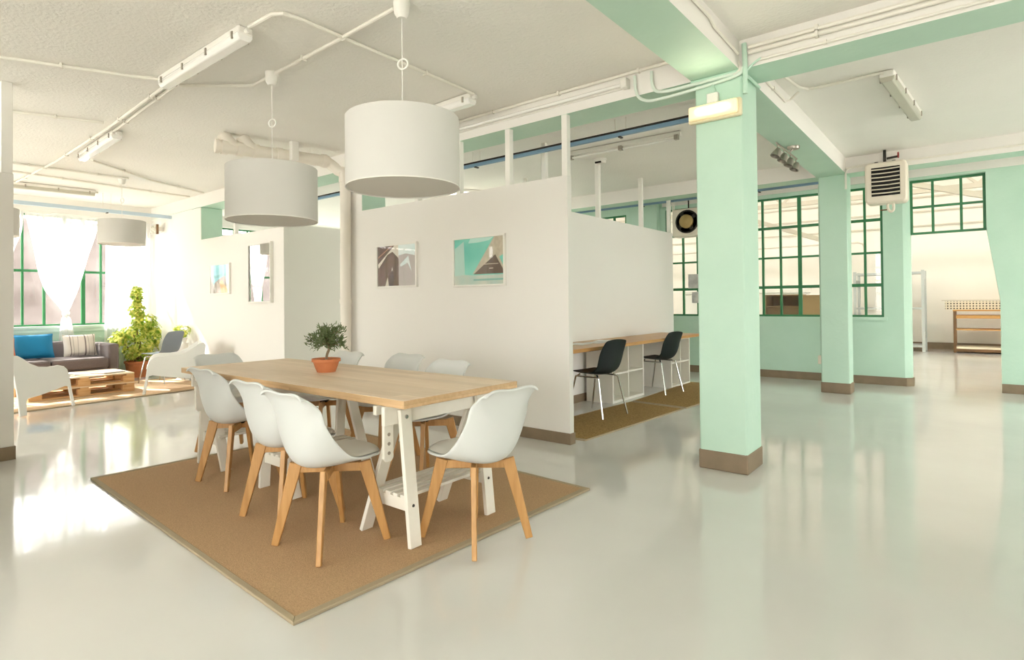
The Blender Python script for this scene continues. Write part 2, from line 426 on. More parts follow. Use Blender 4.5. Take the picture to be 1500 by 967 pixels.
# --- walls behind the camera, their unseen windows added and enlarged for fill daylight
EH = [(4.8,9.2,.35,2.88)]
S(holed_wall('X', XE, XE+.2, YS, YN, 0, ZC, EH).build('wall_right', M['wall']))
for a0, a1, z0, z1 in EH:
    n = round((a1-a0)/.4)
    window('X', XE+.1, a0, a1, z0, z1, [a0+(a1-a0)/n*k for k in range(1,n)], [2.33,1.863,1.405], M['glass']); portal('X', XE+.02, a0, a1, z0, z1, -1)
SH = [(-11.0,-6.3,.35,2.88),(-5.7,-1.9,.35,2.88),(-1.1,4.3,.35,2.88)]
S(holed_wall('Y', YS-.2, YS, XW-.2, XE+.2, 0, ZC, SH).build('wall_front', M['wall']))
for a0, a1, z0, z1 in SH:
    n = round((a1-a0)/.4)
    window('Y', YS-.1, a0, a1, z0, z1, [a0+(a1-a0)/n*k for k in range(1,n)], [2.33,1.863,1.405], M['glass']); portal('Y', YS-.02, a0, a1, z0, z1, 1)

# --- beams: white sides, mint soffits
def beam(name, x0, x1, y0, y1, z0):
    o = MB().box(x0, x1, y0, y1, z0, ZC).build(name, [M['wall'], M['mint']])
    for p in o.data.polygons:
        if p.normal.z < -.9: p.material_index = 1
    return S(o)
beam('beam_1', XW, XE, 4.17, 4.53, 2.80)
beam('beam_2', XW, XE, 8.50, 8.82, 2.80)
beam('beam_3', -1.56, -1.225, YS, 4.17, 2.80)
beam('beam_4', -1.56, -1.225, 4.53, 8.50, 2.80)
# sloping haunch between the ceiling and the beam side that faces the camera right of the column
def haunch(name, pts):
    S(MB().add(pts, [(0,1,3,2),(0,2,4),(1,5,3),(2,3,5,4),(0,4,5,1)]).build(name, M['wall']))
# --- columns
def column(name, x0, x1, y0, y1, front=None):
    c = empty(name, ((x0+x1)/2, (y0+y1)/2, 0), kind='structure')
    sh = MB().box(x0, x1, y0, y1, 0, 2.80).build('shaft', [M['mint'], M['wall']], c, bevel=.012)
    if front:
        for p in sh.data.polygons:
            if p.normal.y < -.9: p.material_index = 1
    else:
        MB().box(x0-.006, x1+.006, y0-.006, y1+.006, 0, .135).build('baseboard', M['skirt'], c, bevel=.008)
    return c
column('column_1', -1.54, -1.212, 4.175, 4.525)
column('column_2', -1.54, -1.218, 8.52, 8.80)
column('column_3', -5.75, -5.42, 4.175, 4.525, 1)
column('column_4', -9.90, -9.57, 4.175, 4.525, 1)
column('column_5', -5.75, -5.42, 8.52, 8.80)
S(MB().box(-4.75, -4.25, YN-.12, YN, 0, ZC).build('pilaster_1', M['mint'], bevel=.01))

S(MB().box(-4.2, XE, YN-.02, YN-.001, 2.86, ZC).build('trim_3', M['wall']))
# --- white stud partitions
def partition(name, box, posts, post=.055, ztop=2.80, skirts=(), label=None):
    x0, x1, y0, y1, h = box
    e = empty(name, ((x0+x1)/2, (y0+y1)/2, 0), kind='structure')
    MB().box(x0, x1, y0, y1, 0, h).build('wall_panel', M['wall'], e, bevel=.003)
    for (px, py, zt) in posts:
        MB().box(px-post/2, px+post/2, py-post/2, py+post/2, h, zt).build('post', M['white'], e, bevel=.003)
    for b in skirts: MB().box(*b).build('baseboard', M['skirt'], e, bevel=.003)
    return e
partition('partition_wall_front', (-5.46,-2.635,4.17,4.232,2.282), [(-2.664,4.201,2.8),(-3.28,4.201,2.8),(-3.9,4.201,2.8),(-4.5,4.201,2.8)],
          skirts=[(-5.45,-2.627,4.158,4.17,0,.095),(-2.635,-2.625,4.158,4.24,0,.095)])
partition('partition_wall_side', (-3.74,-3.68,4.24,8.92,2.285), [(-3.71,6.6,3),(-3.71,7.85,3),(-3.71,8.85,3),(-3.71,5.4,3)],
          skirts=[(-3.68,-3.668,4.25,8.92,0,.095)])
partition('partition_wall_picture', (-9.58,-8.30,4.17,4.232,2.27), [(-8.46,4.2,2.8)], skirts=[(-9.58,-8.30,4.158,4.17,0,.095)])
partition('partition_wall_corner', (-8.31,-6.975,4.10,4.169,2.24), [], skirts=[(-8.31,-6.97,4.088,4.10,0,.095)])
partition('partition_wall_passage', (-7.04,-6.98,4.17,5.6,2.27), [], skirts=[(-6.98,-6.968,4.17,5.6,0,.095)])
S(MB().box(XW, -9.90, 4.18, 4.26, 0, 2.8).build('wall_lounge_end', M['wall']))
partition('partition_wall_entrance', (-5.96,-5.89,-3.2,1.115,2.272), [(-5.925,1.075,3),(-5.925,-.2,3)], post=.072,
          skirts=[(-5.89,-5.878,-3.2,1.115,0,.105),(-5.962,-5.878,1.115,1.125,0,.105)])
partition('partition_wall_light_block', (-5.885,-3.5,-.32,-.26,2.28), [(-3.55,-.29,3)])  # unseen panel added behind the camera to shade the entrance partition face
partition('partition_wall_rear', (-5.0,-4.94,6.4,8.9,2.285), [(-4.97,6.75,3),(-4.97,7.9,3)])

# ------------------------------------------------------------------ the hall beyond the green windows
HY = 17.4
S(MB().box(XW, 6, HY, HY+.2, 0, 5.2).build('wall_hall_back', M['hallwall']))
S(MB().box(XW-.2, XW, YN+.2, HY, 0, 5.2).build('wall_hall_left', M['hallwall']))
S(MB().box(6, 6.2, YN+.2, HY, 0, 5.2).build('wall_hall_right', M['hallwall']))
S(MB().box(XE, 6.2, YN+.2, HY+.2, -.1, 0).build('floor_hall', M['floor']))
S(MB().box(XW-.2, 6.2, YN, YN+.2, ZC+.15, 5.2).build('wall_hall_front', M['hallwall']))
mb = MB()
for a, b in ((9.95,11.8),(12.5,14.6),(15.3,17.6)): mb.box(XW-.2, 6.2, a, b, 5.2, 5.3)
S(mb.build('ceiling_hall', M['hallwall']))
S(MB().box(XW, 6, HY-.02, HY, 0, .16).build('baseboard_hall', M['skirt']))
mb = MB()
for z in (2.95, 3.3, 3.65): mb.box(XW, 6, HY-.03, HY-.001, z, z+.035)
S(mb.build('trim_2', mat('hall_wall_seam', (.60,.55,.46), .8)))
for k, y in enumerate((12.2, 15.1)):
    t = empty('roof_truss', (-3, y, 3.3), label=['pale steel roof truss of the hall beyond, the one nearer the green windows',
              'pale steel roof truss of the hall beyond, the one nearer the far wall'][k], cat='truss', group='roof trusses of the hall beyond')
    MB().box(XW, 6, y-.05, y+.05, 3.42, 3.52).build('bottom_chord', M['hallsteel'], t)
    MB().box(XW, 6, y-.05, y+.05, 4.4, 4.5).build('top_chord', M['hallsteel'], t)
    d = MB(); x = XW
    i = 0
    while x < 5.2:
        d.bar((x, y, 3.5 if i % 2 else 4.4), (x+.9, y, 4.4 if i % 2 else 3.5), .05, .05); x += .9; i += 1
    d.build('web_bars', M['hallsteel'], t)
for k, (xa, xb) in enumerate(((-5.2,-2.2),(-1.6,.6))):
    MBt = MB().bar((xa, 12.9, 3.55), (xb, 13.3, 2.35+k*.5), .09, .09)
    o = MBt.build('roof_brace', M['hallsteel'])
    tag(o, ['slanting pale roof brace seen through the window beside the mint column', 'slanting pale roof brace seen through the transom above the doorway'][k], 'brace', 'roof braces of the hall beyond')
o = MB().tube([(-8,16.9,2.62),(-2.2,16.9,2.62),(-2.1,16.9,2.58),(-2.07,16.9,2.5),(-2.07,16.9,.9)], .02).build('wall_pipe', M['hallsteel'], smooth=True)
tag(o, 'thin pale pipe running along the far hall wall and bending down', 'pipe')

# grey metal rack in the hall
r = empty('metal_rack', (-1.3,16.75,0), label='grey galvanised shelving rack against the far hall wall', cat='shelving rack')
for x in (-2.2,-.88):
    for y in (16.3,16.95): MB().box(x-.03, x+.03, y-.03, y+.03, 0, 1.86).build('upright', M['galv'], r)
    MB().box(x-.012, x+.012, 16.33, 16.92, 1.5, 1.66).build('side_plate', M['galv'], r)
    MB().box(x-.012, x+.012, 16.33, 16.92, .28, .45).build('side_plate', M['galv'], r)
for z in (.1,.96,1.78): MB().box(-2.17,-.91,16.27,16.98,z,z+.045).build('shelf', M['galv'], r)
# brown workbench
b = empty('workbench', (.3,16.8,0), label='brown steel framed workbench with plank shelves by the far hall wall', cat='workbench')
for x in (-.33,1.25):
    for y in (16.45,17.1): MB().box(x-.025, x+.025, y-.025, y+.025, 0, .92).build('leg', M['brownmetal'], b)
MB().box(-.36,1.28,16.42,17.13,.92,.95).build('top', M['benchwood'], b)
MB().box(-.31,1.23,16.44,17.11,.76,.83).build('plank_shelf', M['benchwood'], b)
MB().box(-.31,1.23,16.44,17.11,.50,.525).build('plank_shelf', M['benchwood'], b)
MB().box(-.31,1.23,16.44,17.11,.09,.13).build('bottom_shelf', M['peg'], b)
MB().box(-.31,1.23,16.44,17.11,.03,.089).build('base_rail', M['brownmetal'], b)
b = empty('perforated_rail', (.3,16.7,.95), label='cream perforated metal rail lying on the brown workbench top', cat='rail')
MB().box(-.5,1.4,16.6,16.68,.952,1.14).build('perforated_plate', M['perf'], b)
MB().tube([(-.56,16.64,1.16),(1.4,16.64,1.16)], .012).build('rod', M['hallsteel'], b, smooth=True)
# cabinets seen through the window
c = empty('low_cabinet', (-2.6,11.3,0), label='dark brown open cabinet just beyond the green window, left of its tan neighbour', cat='cabinet')
m = MB(); m.box(-2.86,-2.84,11,11.5,0,1.3); m.box(-2.32,-2.30,11,11.5,0,1.3); m.box(-2.84,-2.32,11,11.5,1.28,1.3); m.box(-2.84,-2.32,11.48,11.5,0,1.28); m.box(-2.84,-2.32,11,11.48,0,.08)
m.build('carcass', M['card'], c)
MB().box(-2.84,-2.32,11.02,11.48,1.08,1.10).build('shelf', M['card'], c)
MB().box(-2.839,-2.321,11.03,11.05,.3,1.07).build('door', mat('cabinet_door', (.25,.14,.07), .6), c)
c = empty('low_cabinet', (-2.1,11.3,0), label='tan closed cabinet just beyond the green window, beside the mint column', cat='cabinet')
MB().box(-2.295,-1.75,11,11.5,0,1.285).build('carcass', M['card2'], c, bevel=.004)
MB().box(-2.27,-1.78,10.985,11,.1,1.24).build('door', M['card2'], c, bevel=.003)
MB().box(-2.24,-2.22,10.97,10.985,.7,.85).build('handle', M['dark'], c)
c = empty('storage_case', (-4.2,14.5,0), label='long white storage case seen through the green window above the cabinets', cat='case')
MB().box(-5.6,-2.9,14.2,14.9,0,1.36).build('body', M['white'], c, bevel=.02)
MB().box(-5.62,-2.88,14.18,14.92,1.362,1.47).build('lid', M['white'], c, bevel=.02)
for k, (x, z0, z1) in enumerate(((-3.76,1.42,1.66),(-3.70,1.17,1.36))):
    tag(MB().box(x, x+.2, YN+.008, YN+.011, z0, z1).build('paper_notice', M['mag']),
        ['upper sheet of paper taped to the green window behind the desk', 'lower sheet of paper taped to the green window behind the desk'][k], 'notice', 'papers on the window')

# ------------------------------------------------------------------ chairs at the table
def shell_grid(prof, nu=5, nv=21, top=.02, corner=.03, start=.82, pw=2.2):
    """prof rows (y, z, half width, edge y, edge z): a swept sheet whose cross sections bow from the centre line up to the edge line"""
    R = smoothpts(prof, nu); n = len(R); P = []
    for i in range(n):
        y, z, hw, ey, ez = R[i]
        u = i/(n-1); k = max(0, (u-start)/(1-start)); row = []
        for j in range(nv):
            v = -1+2*j/(nv-1); av = abs(v); w = av**pw
            p = Vector((hw*v, y+(ey-y)*w, z+(ez-z)*w))
            p.z += k*k*(top*math.sin(PI*min(1, av**1.4)) - corner*av**8)
            row.append(p)
        P.append(row)
    return P
V4 = lambda *r: [Vector(q) for q in r]
def make_dining_chair():
    c = empty('dining_chair', label='x', cat='chair', group='white shell chairs around the long table')
    prof = V4((.222,.428,.145,.185,.430),(.195,.443,.178,.160,.436),(.11,.435,.202,.105,.442),(.01,.417,.212,.03,.448),(-.085,.405,.215,-.035,.470),(-.16,.418,.214,-.09,.518),
              (-.20,.465,.211,-.135,.575),(-.219,.535,.206,-.172,.640),(-.231,.615,.199,-.19,.702),(-.243,.69,.191,-.228,.742),(-.256,.748,.184,-.256,.766),(-.276,.777,.178,-.282,.777))
    P = shell_grid(prof, 4, 21, .008, .026, .75)
    MB().grid(P).build('seat_shell', M['shell'], c, smooth=True, solid=.013, sub=1, angle=80)
    # padded seat, bulging over the shell
    n0, n1 = 1, 24
    top = []; bot = []
    for i in range(n0, n1):
        a = (i-n0)/(n1-1-n0); e = math.sin(PI*min(1,max(0,a)))**.4
        tr = []; br = []
        for j in range(1, 20):
            v = -1+2*j/20; h = .022*e*max(0, 1-(abs(v)/.92)**4)
            p = P[i][j]
            nrm = (P[i+1][j]-P[i-1][j]).cross(P[i][j+1]-P[i][j-1]).normalized()
            if nrm.z+.6*nrm.y < 0: nrm = -nrm
            tr.append(p + nrm*(.009+h)); br.append(p + nrm*.003)
        top.append(tr); bot.append(br)
    m = MB().grid(top); m.build('seat_pad', M['pad'], c, smooth=True, angle=80)
    leg_at = []
    for sx in (-1, 1):
        for sy in (-1, 1):
            d = Vector((sx, sy*1.02, 0)).normalized()
            tp = Vector((sx*.118, sy*.118-.005, .402)); ft = Vector((sx*.188, sy*.2, 0))
            MB().bar(tp, ft, .026, .062, d, .024, .036).build('leg', M['beech'], c, bevel=.004)
            leg_at.append(tp)
    f = MB(); f.bar((-.125,-.125,.375), (.125,.125,.375), .026, .042); f.bar((-.125,.125,.374), (.125,-.125,.374), .026, .042)
    f.build('cross_frame', M['beech'], c, bevel=.003)
    MB().lathe([(.03,.385),(.045,.402)], 20).build('mounting_plate', M['dark'], c)
    return c
proto = make_dining_chair()
CH = [ # x, y, heading (deg, 0 faces +Y), label
 (-2.495,1.72,   0, 'white shell dining chair on the camera side, next to the end chair by the column'),
 (-3.015,1.82,    1, 'white shell dining chair on the camera side of the table, middle of three'),
 (-3.89, 1.955,   2, 'white shell dining chair on the camera side of the table, nearest the lounge'),
 (-1.97, 2.21,   84, 'white shell dining chair at the table end facing the mint column'),
 (-4.69, 2.28,  -90, 'white shell dining chair at the table end nearest the lounge'),
 (-2.91, 2.75,  178, 'white shell dining chair on the partition side of the table, first from the mint column'),
 (-3.56, 2.93,  180, 'white shell dining chair on the partition side of the table, second from the mint column'),
 (-4.16, 2.80,  182, 'white shell dining chair on the partition side, half hidden behind the potted olive tree')]
RUG_Z = .012
for i, (x, y, a, lab) in enumerate(CH):
    o = proto if i == 0 else copy_tree(proto)
    place(o, (x, y, RUG_Z), math.radians(a), lab)

# ------------------------------------------------------------------ rugs
def rug(name, corners, h, mt, label, binding=.03, cat='rug'):
    e = empty(name, ((corners[0][0]+corners[2][0])/2, (corners[0][1]+corners[2][1])/2, 0), label=label, cat=cat)
    n = 4
    C = [Vector((x, y, 0)) for x, y in corners]; ctr = sum(C, Vector())/4
    vs = [(p.x, p.y, 0) for p in C] + [(p.x, p.y, h) for p in C]
    MB().add(vs, [(3,2,1,0),(4,5,6,7)]+[(i,(i+1)%4,(i+1)%4+4,i+4) for i in range(4)]).build('pile', mt, e)
    if binding:
        m = MB()
        inn = [p + (ctr-p).normalized()*binding*1.4 for p in C]; outp = [p - (ctr-p).normalized()*.004 for p in C]
        for i in range(4):
            j = (i+1) % 4
            q = [outp[i], outp[j], inn[j], inn[i]]
            m.add([(p.x,p.y,.0005) for p in q]+[(p.x,p.y,h+.003) for p in q], [(3,2,1,0),(4,5,6,7)]+[(k,(k+1)%4,(k+1)%4+4,k+4) for k in range(4)])
        m.build('binding', M['bind'], e, bevel=.003)
    return e
rug('sisal_rug', [(-4.749,1.317),(-1.978,1.193),(-1.905,3.235),(-4.68,3.38)], RUG_Z, M['sisal'], 'large brown sisal rug with a bound edge under the long dining table')
rug('sisal_rug', [(-3.30,4.30),(-2.60,4.36),(-2.50,6.31),(-3.17,6.38)], .01, M['sisal2'], 'golden brown sisal rug under the first black chair, beside the white partition end', .02)
rug('sisal_rug', [(-3.17,6.42),(-2.49,6.36),(-2.35,8.4),(-3.25,8.45)], .01, M['sisal2'], 'golden brown sisal rug under the second black chair, partly behind the mint column', .02)
rug('sisal_rug', [(-10.38,.7),(-8.33,.7),(-8.66,4.05),(-10.38,4.05)], .012, M['sisal3'], 'pale straw rug of the lounge under the pallet table', .03)

# ------------------------------------------------------------------ dining table
t = empty('dining_table', (-3.33,2.28,0), math.radians(-.4), label='long pale wooden table top resting on white trestles', cat='table')
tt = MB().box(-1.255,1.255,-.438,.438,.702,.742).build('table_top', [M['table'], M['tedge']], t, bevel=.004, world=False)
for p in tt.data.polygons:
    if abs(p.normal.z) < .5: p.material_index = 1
def make_trestle():
    """outer leg at +x"""
    e = empty('table_trestle', label='x', cat='trestle', group='white trestles under the table')
    for s in (-1, 1):
        y = s*.285
        MB().bar((.19,y,0), (.121,y,.665), .072, .024, (1,0,0)).build('leg', M['trestle'], e, bevel=.003, world=False)
        MB().bar((-.19,y,0), (.068,y,.635), .072, .024, (1,0,0)).build('leg', M['trestle'], e, bevel=.003, world=False)
        MB().box(-.118,.162,y-.010,y+.010,.165,.225).build('shelf_rail', M['trestle'], e, bevel=.002, world=False)
        m = MB(); m.prism([(-.03,.43),(-.015,.412),(.015,.412),(.03,.43),(.03,.60),(-.03,.60)], .018, Matrix.Translation((.083,y+s*.068,0)) @ Matrix.Rotation(PI/2, 4, 'Z'))
        pl = m.build('adjusting_plate', M['trestle'], e, bevel=.002, world=False)
        for k in range(3):
            MB().lathe([(.009,0),(.009,.004)], 12, M=Matrix.Translation((.083,y+s*.068,.455+k*.046)) @ Matrix.Rotation(PI/2, 4, 'Y') @ Matrix.Translation((0,0,-.002))).build('bolt_hole', M['steel'], pl, world=False)
        MB().lathe([(.011,0),(.009,.006),(0,.007)], 14, M=Matrix.Translation((.137,y,.63)) @ Matrix.Rotation(PI/2, 4, 'Y')).build('bolt', M['chrome'], e, world=False)
        MB().lathe([(.008,0),(.006,.004),(0,.005)], 14, M=Matrix.Translation((.182,y,.2)) @ Matrix.Rotation(PI/2, 4, 'Y')).build('bolt', M['dark'], e, world=False)
    MB().box(.083,.107,-.40,.40,.595,.688).build('top_rail', M['trestle'], e, bevel=.003, world=False)
    MB().box(.02,.044,-.40,.40,.642,.688).build('top_rail', M['trestle'], e, bevel=.003, world=False)
    for k in range(5):
        x = -.105+k*.056
        MB().box(x-.018,x+.018,-.30,.30,.226,.242).build('shelf_slat', M['trestle'], e, bevel=.002, world=False)
    return e
tr = make_trestle()
TL = [(-2.31,2.22,0,'white trestle with slatted shelf under the table end nearest the mint column'),
      (-3.41,2.25,180,'white trestle with slatted shelf under the middle of the long table'),
      (-4.355,2.27,180,'white trestle with slatted shelf under the table end nearest the lounge')]
for i, (x, y, a, lab) in enumerate(TL):
    place(tr if i == 0 else copy_tree(tr), (x, y, RUG_Z+.0005), math.radians(a), lab)

# potted olive
p = empty('potted_olive_tree', (-3.432,2.33,.742), label='small olive tree in a terracotta bowl on the dining table', cat='potted plant')
MB().lathe([(.062,0),(.076,.035),(.086,.066),(.088,.069),(.096,.071),(.096,.091),(.09,.092),(.085,.078),(.082,.074),(0,.074)], 40).build('pot', M['terra'], p, smooth=True, world=False, angle=50)
MB().lathe([(.082,.076),(.05,.083),(0,.085)], 24).build('soil', M['soil'], p, smooth=True, world=False)
br = MB()
br.tube(smoothpts([(0,0,.08),(.012,.0,.12),(0.02,.01,.16),(.01,.0,.20)]), .009)
tips = []
for k in range(34):
    a = k*2.4; R = random.uniform(.02,.125); z = random.uniform(.185,.30) - R*.10
    tip = Vector((R*math.cos(a)+.012, R*math.sin(a), z)); tips.append(tip)
    br.tube(smoothpts([(.016,.006,.165+.03*random.random()), tip*.5+Vector((0,0,.095)), tip]), [.005-.003*i/12 for i in range(13)], 5)
br.build('trunk', M['bark'], p, smooth=True, world=False)
lf = MB()
def leaf(mb, c, d, up, L, W, fold=.15):
    d = d.normalized(); s = d.cross(up)
    if s.length < 1e-3: s = d.cross(Vector((1,0,0)))
    s.normalize(); n = s.cross(d)
    mb.add([c, c+d*L*.35+s*W/2+n*fold*W, c+d*L*.75+s*W*.38+n*fold*W, c+d*L, c+d*L*.75-s*W*.38+n*fold*W, c+d*L*.35-s*W/2+n*fold*W, c+d*L*.4, c+d*L*.75],
           [(0,1,6),(1,2,7,6),(2,3,7),(0,6,5),(6,7,4,5),(7,3,4)])
def rv(): return Vector((random.gauss(0,1), random.gauss(0,1), random.gauss(0,1))).normalized()
for tip in tips:
    for k in range(38):
        c = tip + rv()*random.uniform(0,.042)
        d = (rv() + (c-Vector((0,0,.17)))*4 + Vector((0,0,.25))).normalized()
        leaf(lf, c, d, rv(), random.uniform(.022,.040), random.uniform(.006,.010))
lf.build('foliage', M['olive'], p, world=False)

# ------------------------------------------------------------------ pendant lamps
def pendant(loc, zb, zt, r, label, name='pendant_lamp'):
    x, y = loc
    e = empty(name, (x, y, ZC), label=label, cat='pendant lamp', group='white drum pendant lamps')
    n = 64; m = MB()
    m.lathe([(r,zb),(r,zt),(r-.004,zt),(r-.004,zb)], n, (x,y,0)); 
    m.f = [f for f in m.f if len(f) == 4]; m.mi = [0]*len(m.f)
    nn = n*3; m.f += [(nn+k, nn+(k+1)%n, (k+1)%n, k) for k in range(n)]; m.mi += [0]*n
    m.build('lamp_shade', M['shade'], e, smooth=True)
    MB().lathe([(0,zb+.006),(r-.006,zb+.006),(r-.006,zb+.010),(0,zb+.010)], n, (x,y,0)).build('diffuser', M['shadein'], e)
    MB().tube([(x+r*math.cos(a)*.999, y+r*math.sin(a)*.999, zb+.001) for a in [2*PI*k/n for k in range(n)]], .0035, 6, closed=True).build('rim', M['white'], e, smooth=True)
    MB().tube([(x,y,ZC-.08),(x,y,zt-.12)], .003, 6).build('cord', M['white'], e, smooth=True)
    MB().lathe([(.028,-.10),(.045,-.07),(.05,-.01),(.05,0)], 24, (x,y,ZC)).build('ceiling_cup', M['white'], e, smooth=True)
    zr = (ZC+zt)/2-.02
    MB().tube([(x+.03*math.cos(a)+.005, y+.012*math.cos(a), zr+.03*math.sin(a)) for a in [2*PI*k/20 for k in range(20)]], .006, 6, closed=True).build('cord_ring', M['white'], e, smooth=True)
    sp = MB()
    for a in (0, 2*PI/3, 4*PI/3): sp.tube([(x,y,zt-.02),(x+(r-.004)*math.cos(a), y+(r-.004)*math.sin(a), zt-.02)], .003, 6)
    sp.build('spider', M['white'], e)
    return e
pendant((-2.60,2.305), 1.888, 2.295, .335, 'large white drum pendant lamp hanging nearest the camera, in front of the partition')
pendant((-4.155,2.35), 1.85, 2.255, .335, 'large white drum pendant lamp hanging above the table end nearest the lounge')
pendant((-9.09,2.90), 2.07, 2.395, .285, 'white drum pendant lamp hanging over the pallet coffee table')
pendant((-9.1,1.49), 2.08, 2.41, .285, 'white drum pendant lamp mostly hidden behind the entrance partition')

# ------------------------------------------------------------------ fluorescent battens
def batten(p0, p1, label, z=ZC, n_clip=4, dull=False):
    """closed weatherproof fluorescent fitting hung under the ceiling from p0 to p1 (xy)"""
    a, b = Vector((p0[0],p0[1],0)), Vector((p1[0],p1[1],0)); d = b-a; L = d.length; ang = math.atan2(d.y, d.x)
    e = empty('ceiling_light', (*((a+b)/2)[:2], z), ang, label=label, cat='ceiling light', group='closed fluorescent fittings')
    MB().box(-L/2,L/2,-.05,.05,-.055,-.004).build('housing', M['white'], e, bevel=.01, world=False)
    pr = [(-.052,-.045),(-.05,-.072),(-.034,-.094),(.034,-.094),(.05,-.072),(.052,-.045)]
    m = MB(); vs = []
    m.prism(pr, L-.02, Matrix.Translation((L/2-.01,0,0)) @ Matrix.Rotation(PI/2, 4, 'Z'))
    m.build('diffuser', M['tubewhite'] if not dull else M['dull'], e, smooth=True, bevel=.006, world=False)
    for k in range(n_clip):
        x = -L/2+.08+(L-.16)*k/(n_clip-1)
        for s in (-1,1): MB().box(x-.008,x+.008,s*.053-.006,s*.053+.006,-.075,-.03).build('clip', M['steel'], e, world=False)
    MB().tube([(L/2,0,-.035),(L/2+.035,0,-.035)], .016, 10).build('cable_gland', M['white'], e, smooth=True, world=False)
    return e
batten((-4.87,1.85),(-3.58,1.85), 'long white fluorescent fitting on the ceiling above the near end of the rug')
batten((-8.0,2.14),(-6.68,2.09), 'white fluorescent fitting on the ceiling between the dining area and the lounge')
batten((-4.55,3.73),(-3.27,3.70), 'white fluorescent fitting partly hidden by the nearest drum lamp')
batten((-10.52,1.65),(-10.38,2.95), 'dull fluorescent fitting on the ceiling along the lounge windows', dull=True)
batten((-.50,5.45),(-.40,6.85), 'grey fluorescent fitting on the ceiling behind the mint column and beam', dull=True)
lb = batten((-6.3,6.5),(-5.7,7.5), 'added lit fitting, unseen behind the white partition, brightening the passage wall')  # lit fitting added out of view to brighten the passage wall
for c in lb.children:
    if c.name.startswith('diffuser'): c.data = c.data.copy(); c.data.materials[0] = M['lamptube']
l = bpy.data.lights.new('passage_fill_light', 'AREA'); l.shape = 'RECTANGLE'; l.size = .1; l.size_y = 1.2; l.energy = 28; l.color = (1,.95,.86)  # fill light added under the unseen fitting, aimed at lifting the passage
o = bpy.data.objects.new('passage_fill_light', l); COL.objects.link(o); o.location = (-6.0,7.0,2.87)
e = empty('beam_light', (-2.7,4.13,2.9), label='bare white batten light mounted along the white beam side', cat='ceiling light')
MB().box(-3.95,-2.05,4.155,4.168,2.875,2.93).build('housing', M['white'], e, bevel=.004)
MB().tube([(-3.9,4.12,2.895),(-2.1,4.12,2.895)], .014, 10).build('tube', M['tubewhite'], e, smooth=True)
for x in (-3.93,-2.07): MB().box(x-.025,x+.025,4.09,4.168,2.865,2.94).build('lamp_holder', M['white'], e, bevel=.006)
for k, ((x0,y0),(x1,y1)) in enumerate((((-3.70,5.9),(-2.35,5.95)),)):
    e = empty('ceiling_batten', ((x0+x1)/2,y0,3), label='bare white batten light on the ceiling above the desk, behind the mint column', cat='ceiling light')
    MB().bar((x0,y0,2.97),(x1,y1,2.97), .05, .05).build('housing', M['white'], e, bevel=.005)
    MB().tube([(x0+.05,y0,2.92),(x1-.05,y1,2.92)], .013, 8).build('tube', M['tubewhite'], e, smooth=True)
    for x in (x0+.03, (x0+x1)/2, x1-.03): MB().box(x-.02,x+.02,y0-.02,y0+.03,2.90,2.95).build('lamp_holder', M['steel'], e)

# ------------------------------------------------------------------ conduits on the ceiling
def conduit(pts, label, r=.0135, m='conduit', clips=True, name='cable_conduit', grp='cable conduits'):
    e = empty(name, pts[0], label=label, cat='conduit', group=grp)
    MB().tube(pts, r, 8).build('pipe', M[m], e, smooth=True)
    if clips:
        c = 0
        for a, b in zip(pts[:-1], pts[1:]):
            a, b = Vector(a), Vector(b); L = (b-a).length
            for k in range(int(L/.7)):
                p = a+(b-a)*((k+.5)/max(1,int(L/.7))); t = (b-a).normalized()
                MB().bar(p-t*.009, p+t*.009, r*3, r*2.6).build('clip', M[m], e); c += 1
    return e
Z1 = ZC-.020
conduit([(-4.87,1.85,Z1),(-5.0,1.6,Z1),(-5.6,.2,Z1),(-6.0,-1.2,Z1)], 'white conduit crossing the ceiling from the near fluorescent fitting toward the photo edge')
conduit([(-6.44,1.90,Z1),(-6.7,1.2,Z1),(-7.4,-1.0,Z1)], 'white conduit crossing the ceiling behind the entrance partition post')
conduit([(-4.9,1.90,Z1),(-6.66,1.99,Z1),(-8.6,2.03,Z1),(-10.4,2.0,Z1)], 'white conduit running along the ceiling beside the fluorescent fittings to the lounge')
conduit([(-4.9,1.95,Z1),(-6.7,2.06,Z1)], 'second white conduit close beside the run between the fluorescent fittings')
conduit([(-3.54,1.85,Z1),(-3.28,1.86,Z1),(-3.22,1.90,Z1),(-3.20,1.98,Z1),(-3.22,2.7,Z1),(-3.24,3.5,Z1),(-3.25,3.68,Z1)], 'white conduit linking the near fluorescent fitting to the one behind the drum lamp')
conduit([(-2.66,2.30,Z1),(-3.3,2.33,Z1),(-4.10,2.35,Z1)], 'white conduit between the two nearest pendant lamp cups')
conduit([(-4.22,2.35,Z1),(-4.45,2.36,Z1),(-4.52,2.32,Z1),(-4.9,1.98,Z1)], 'short white conduit from the second pendant cup back to the fluorescent fitting')
conduit([(-5.2,4.155,2.985),(-3.8,4.155,2.985),(-1.6,4.155,2.985)], 'white conduit along the top of the beam over the white partition', .014)
conduit([(-1.19,4.5,Z1),(-1.1,5.35,Z1),(-1.05,5.45,Z1),(-.95,5.47,Z1),(-.52,5.45,Z1)], 'white conduit from the beam to the grey fluorescent fitting', .012)
conduit([(-1.16,4.15,2.93),(.5,4.15,2.93),(2.8,4.15,2.93)], 'white conduit along the beam right of the mint column, upper of three', .016)
conduit([(-1.16,4.15,2.895),(.5,4.15,2.895),(2.8,4.15,2.895)], 'white conduit along the beam right of the mint column, middle of three', .016)
conduit([(-1.10,4.155,2.83),(.5,4.155,2.83),(2.8,4.155,2.83)], 'white conduit along the beam right of the mint column, lowest of three', .010)
conduit([(-9.0,2.95,Z1),(-9.05,1.5,Z1)], 'faint white conduit between the lounge pendant lamp cups')
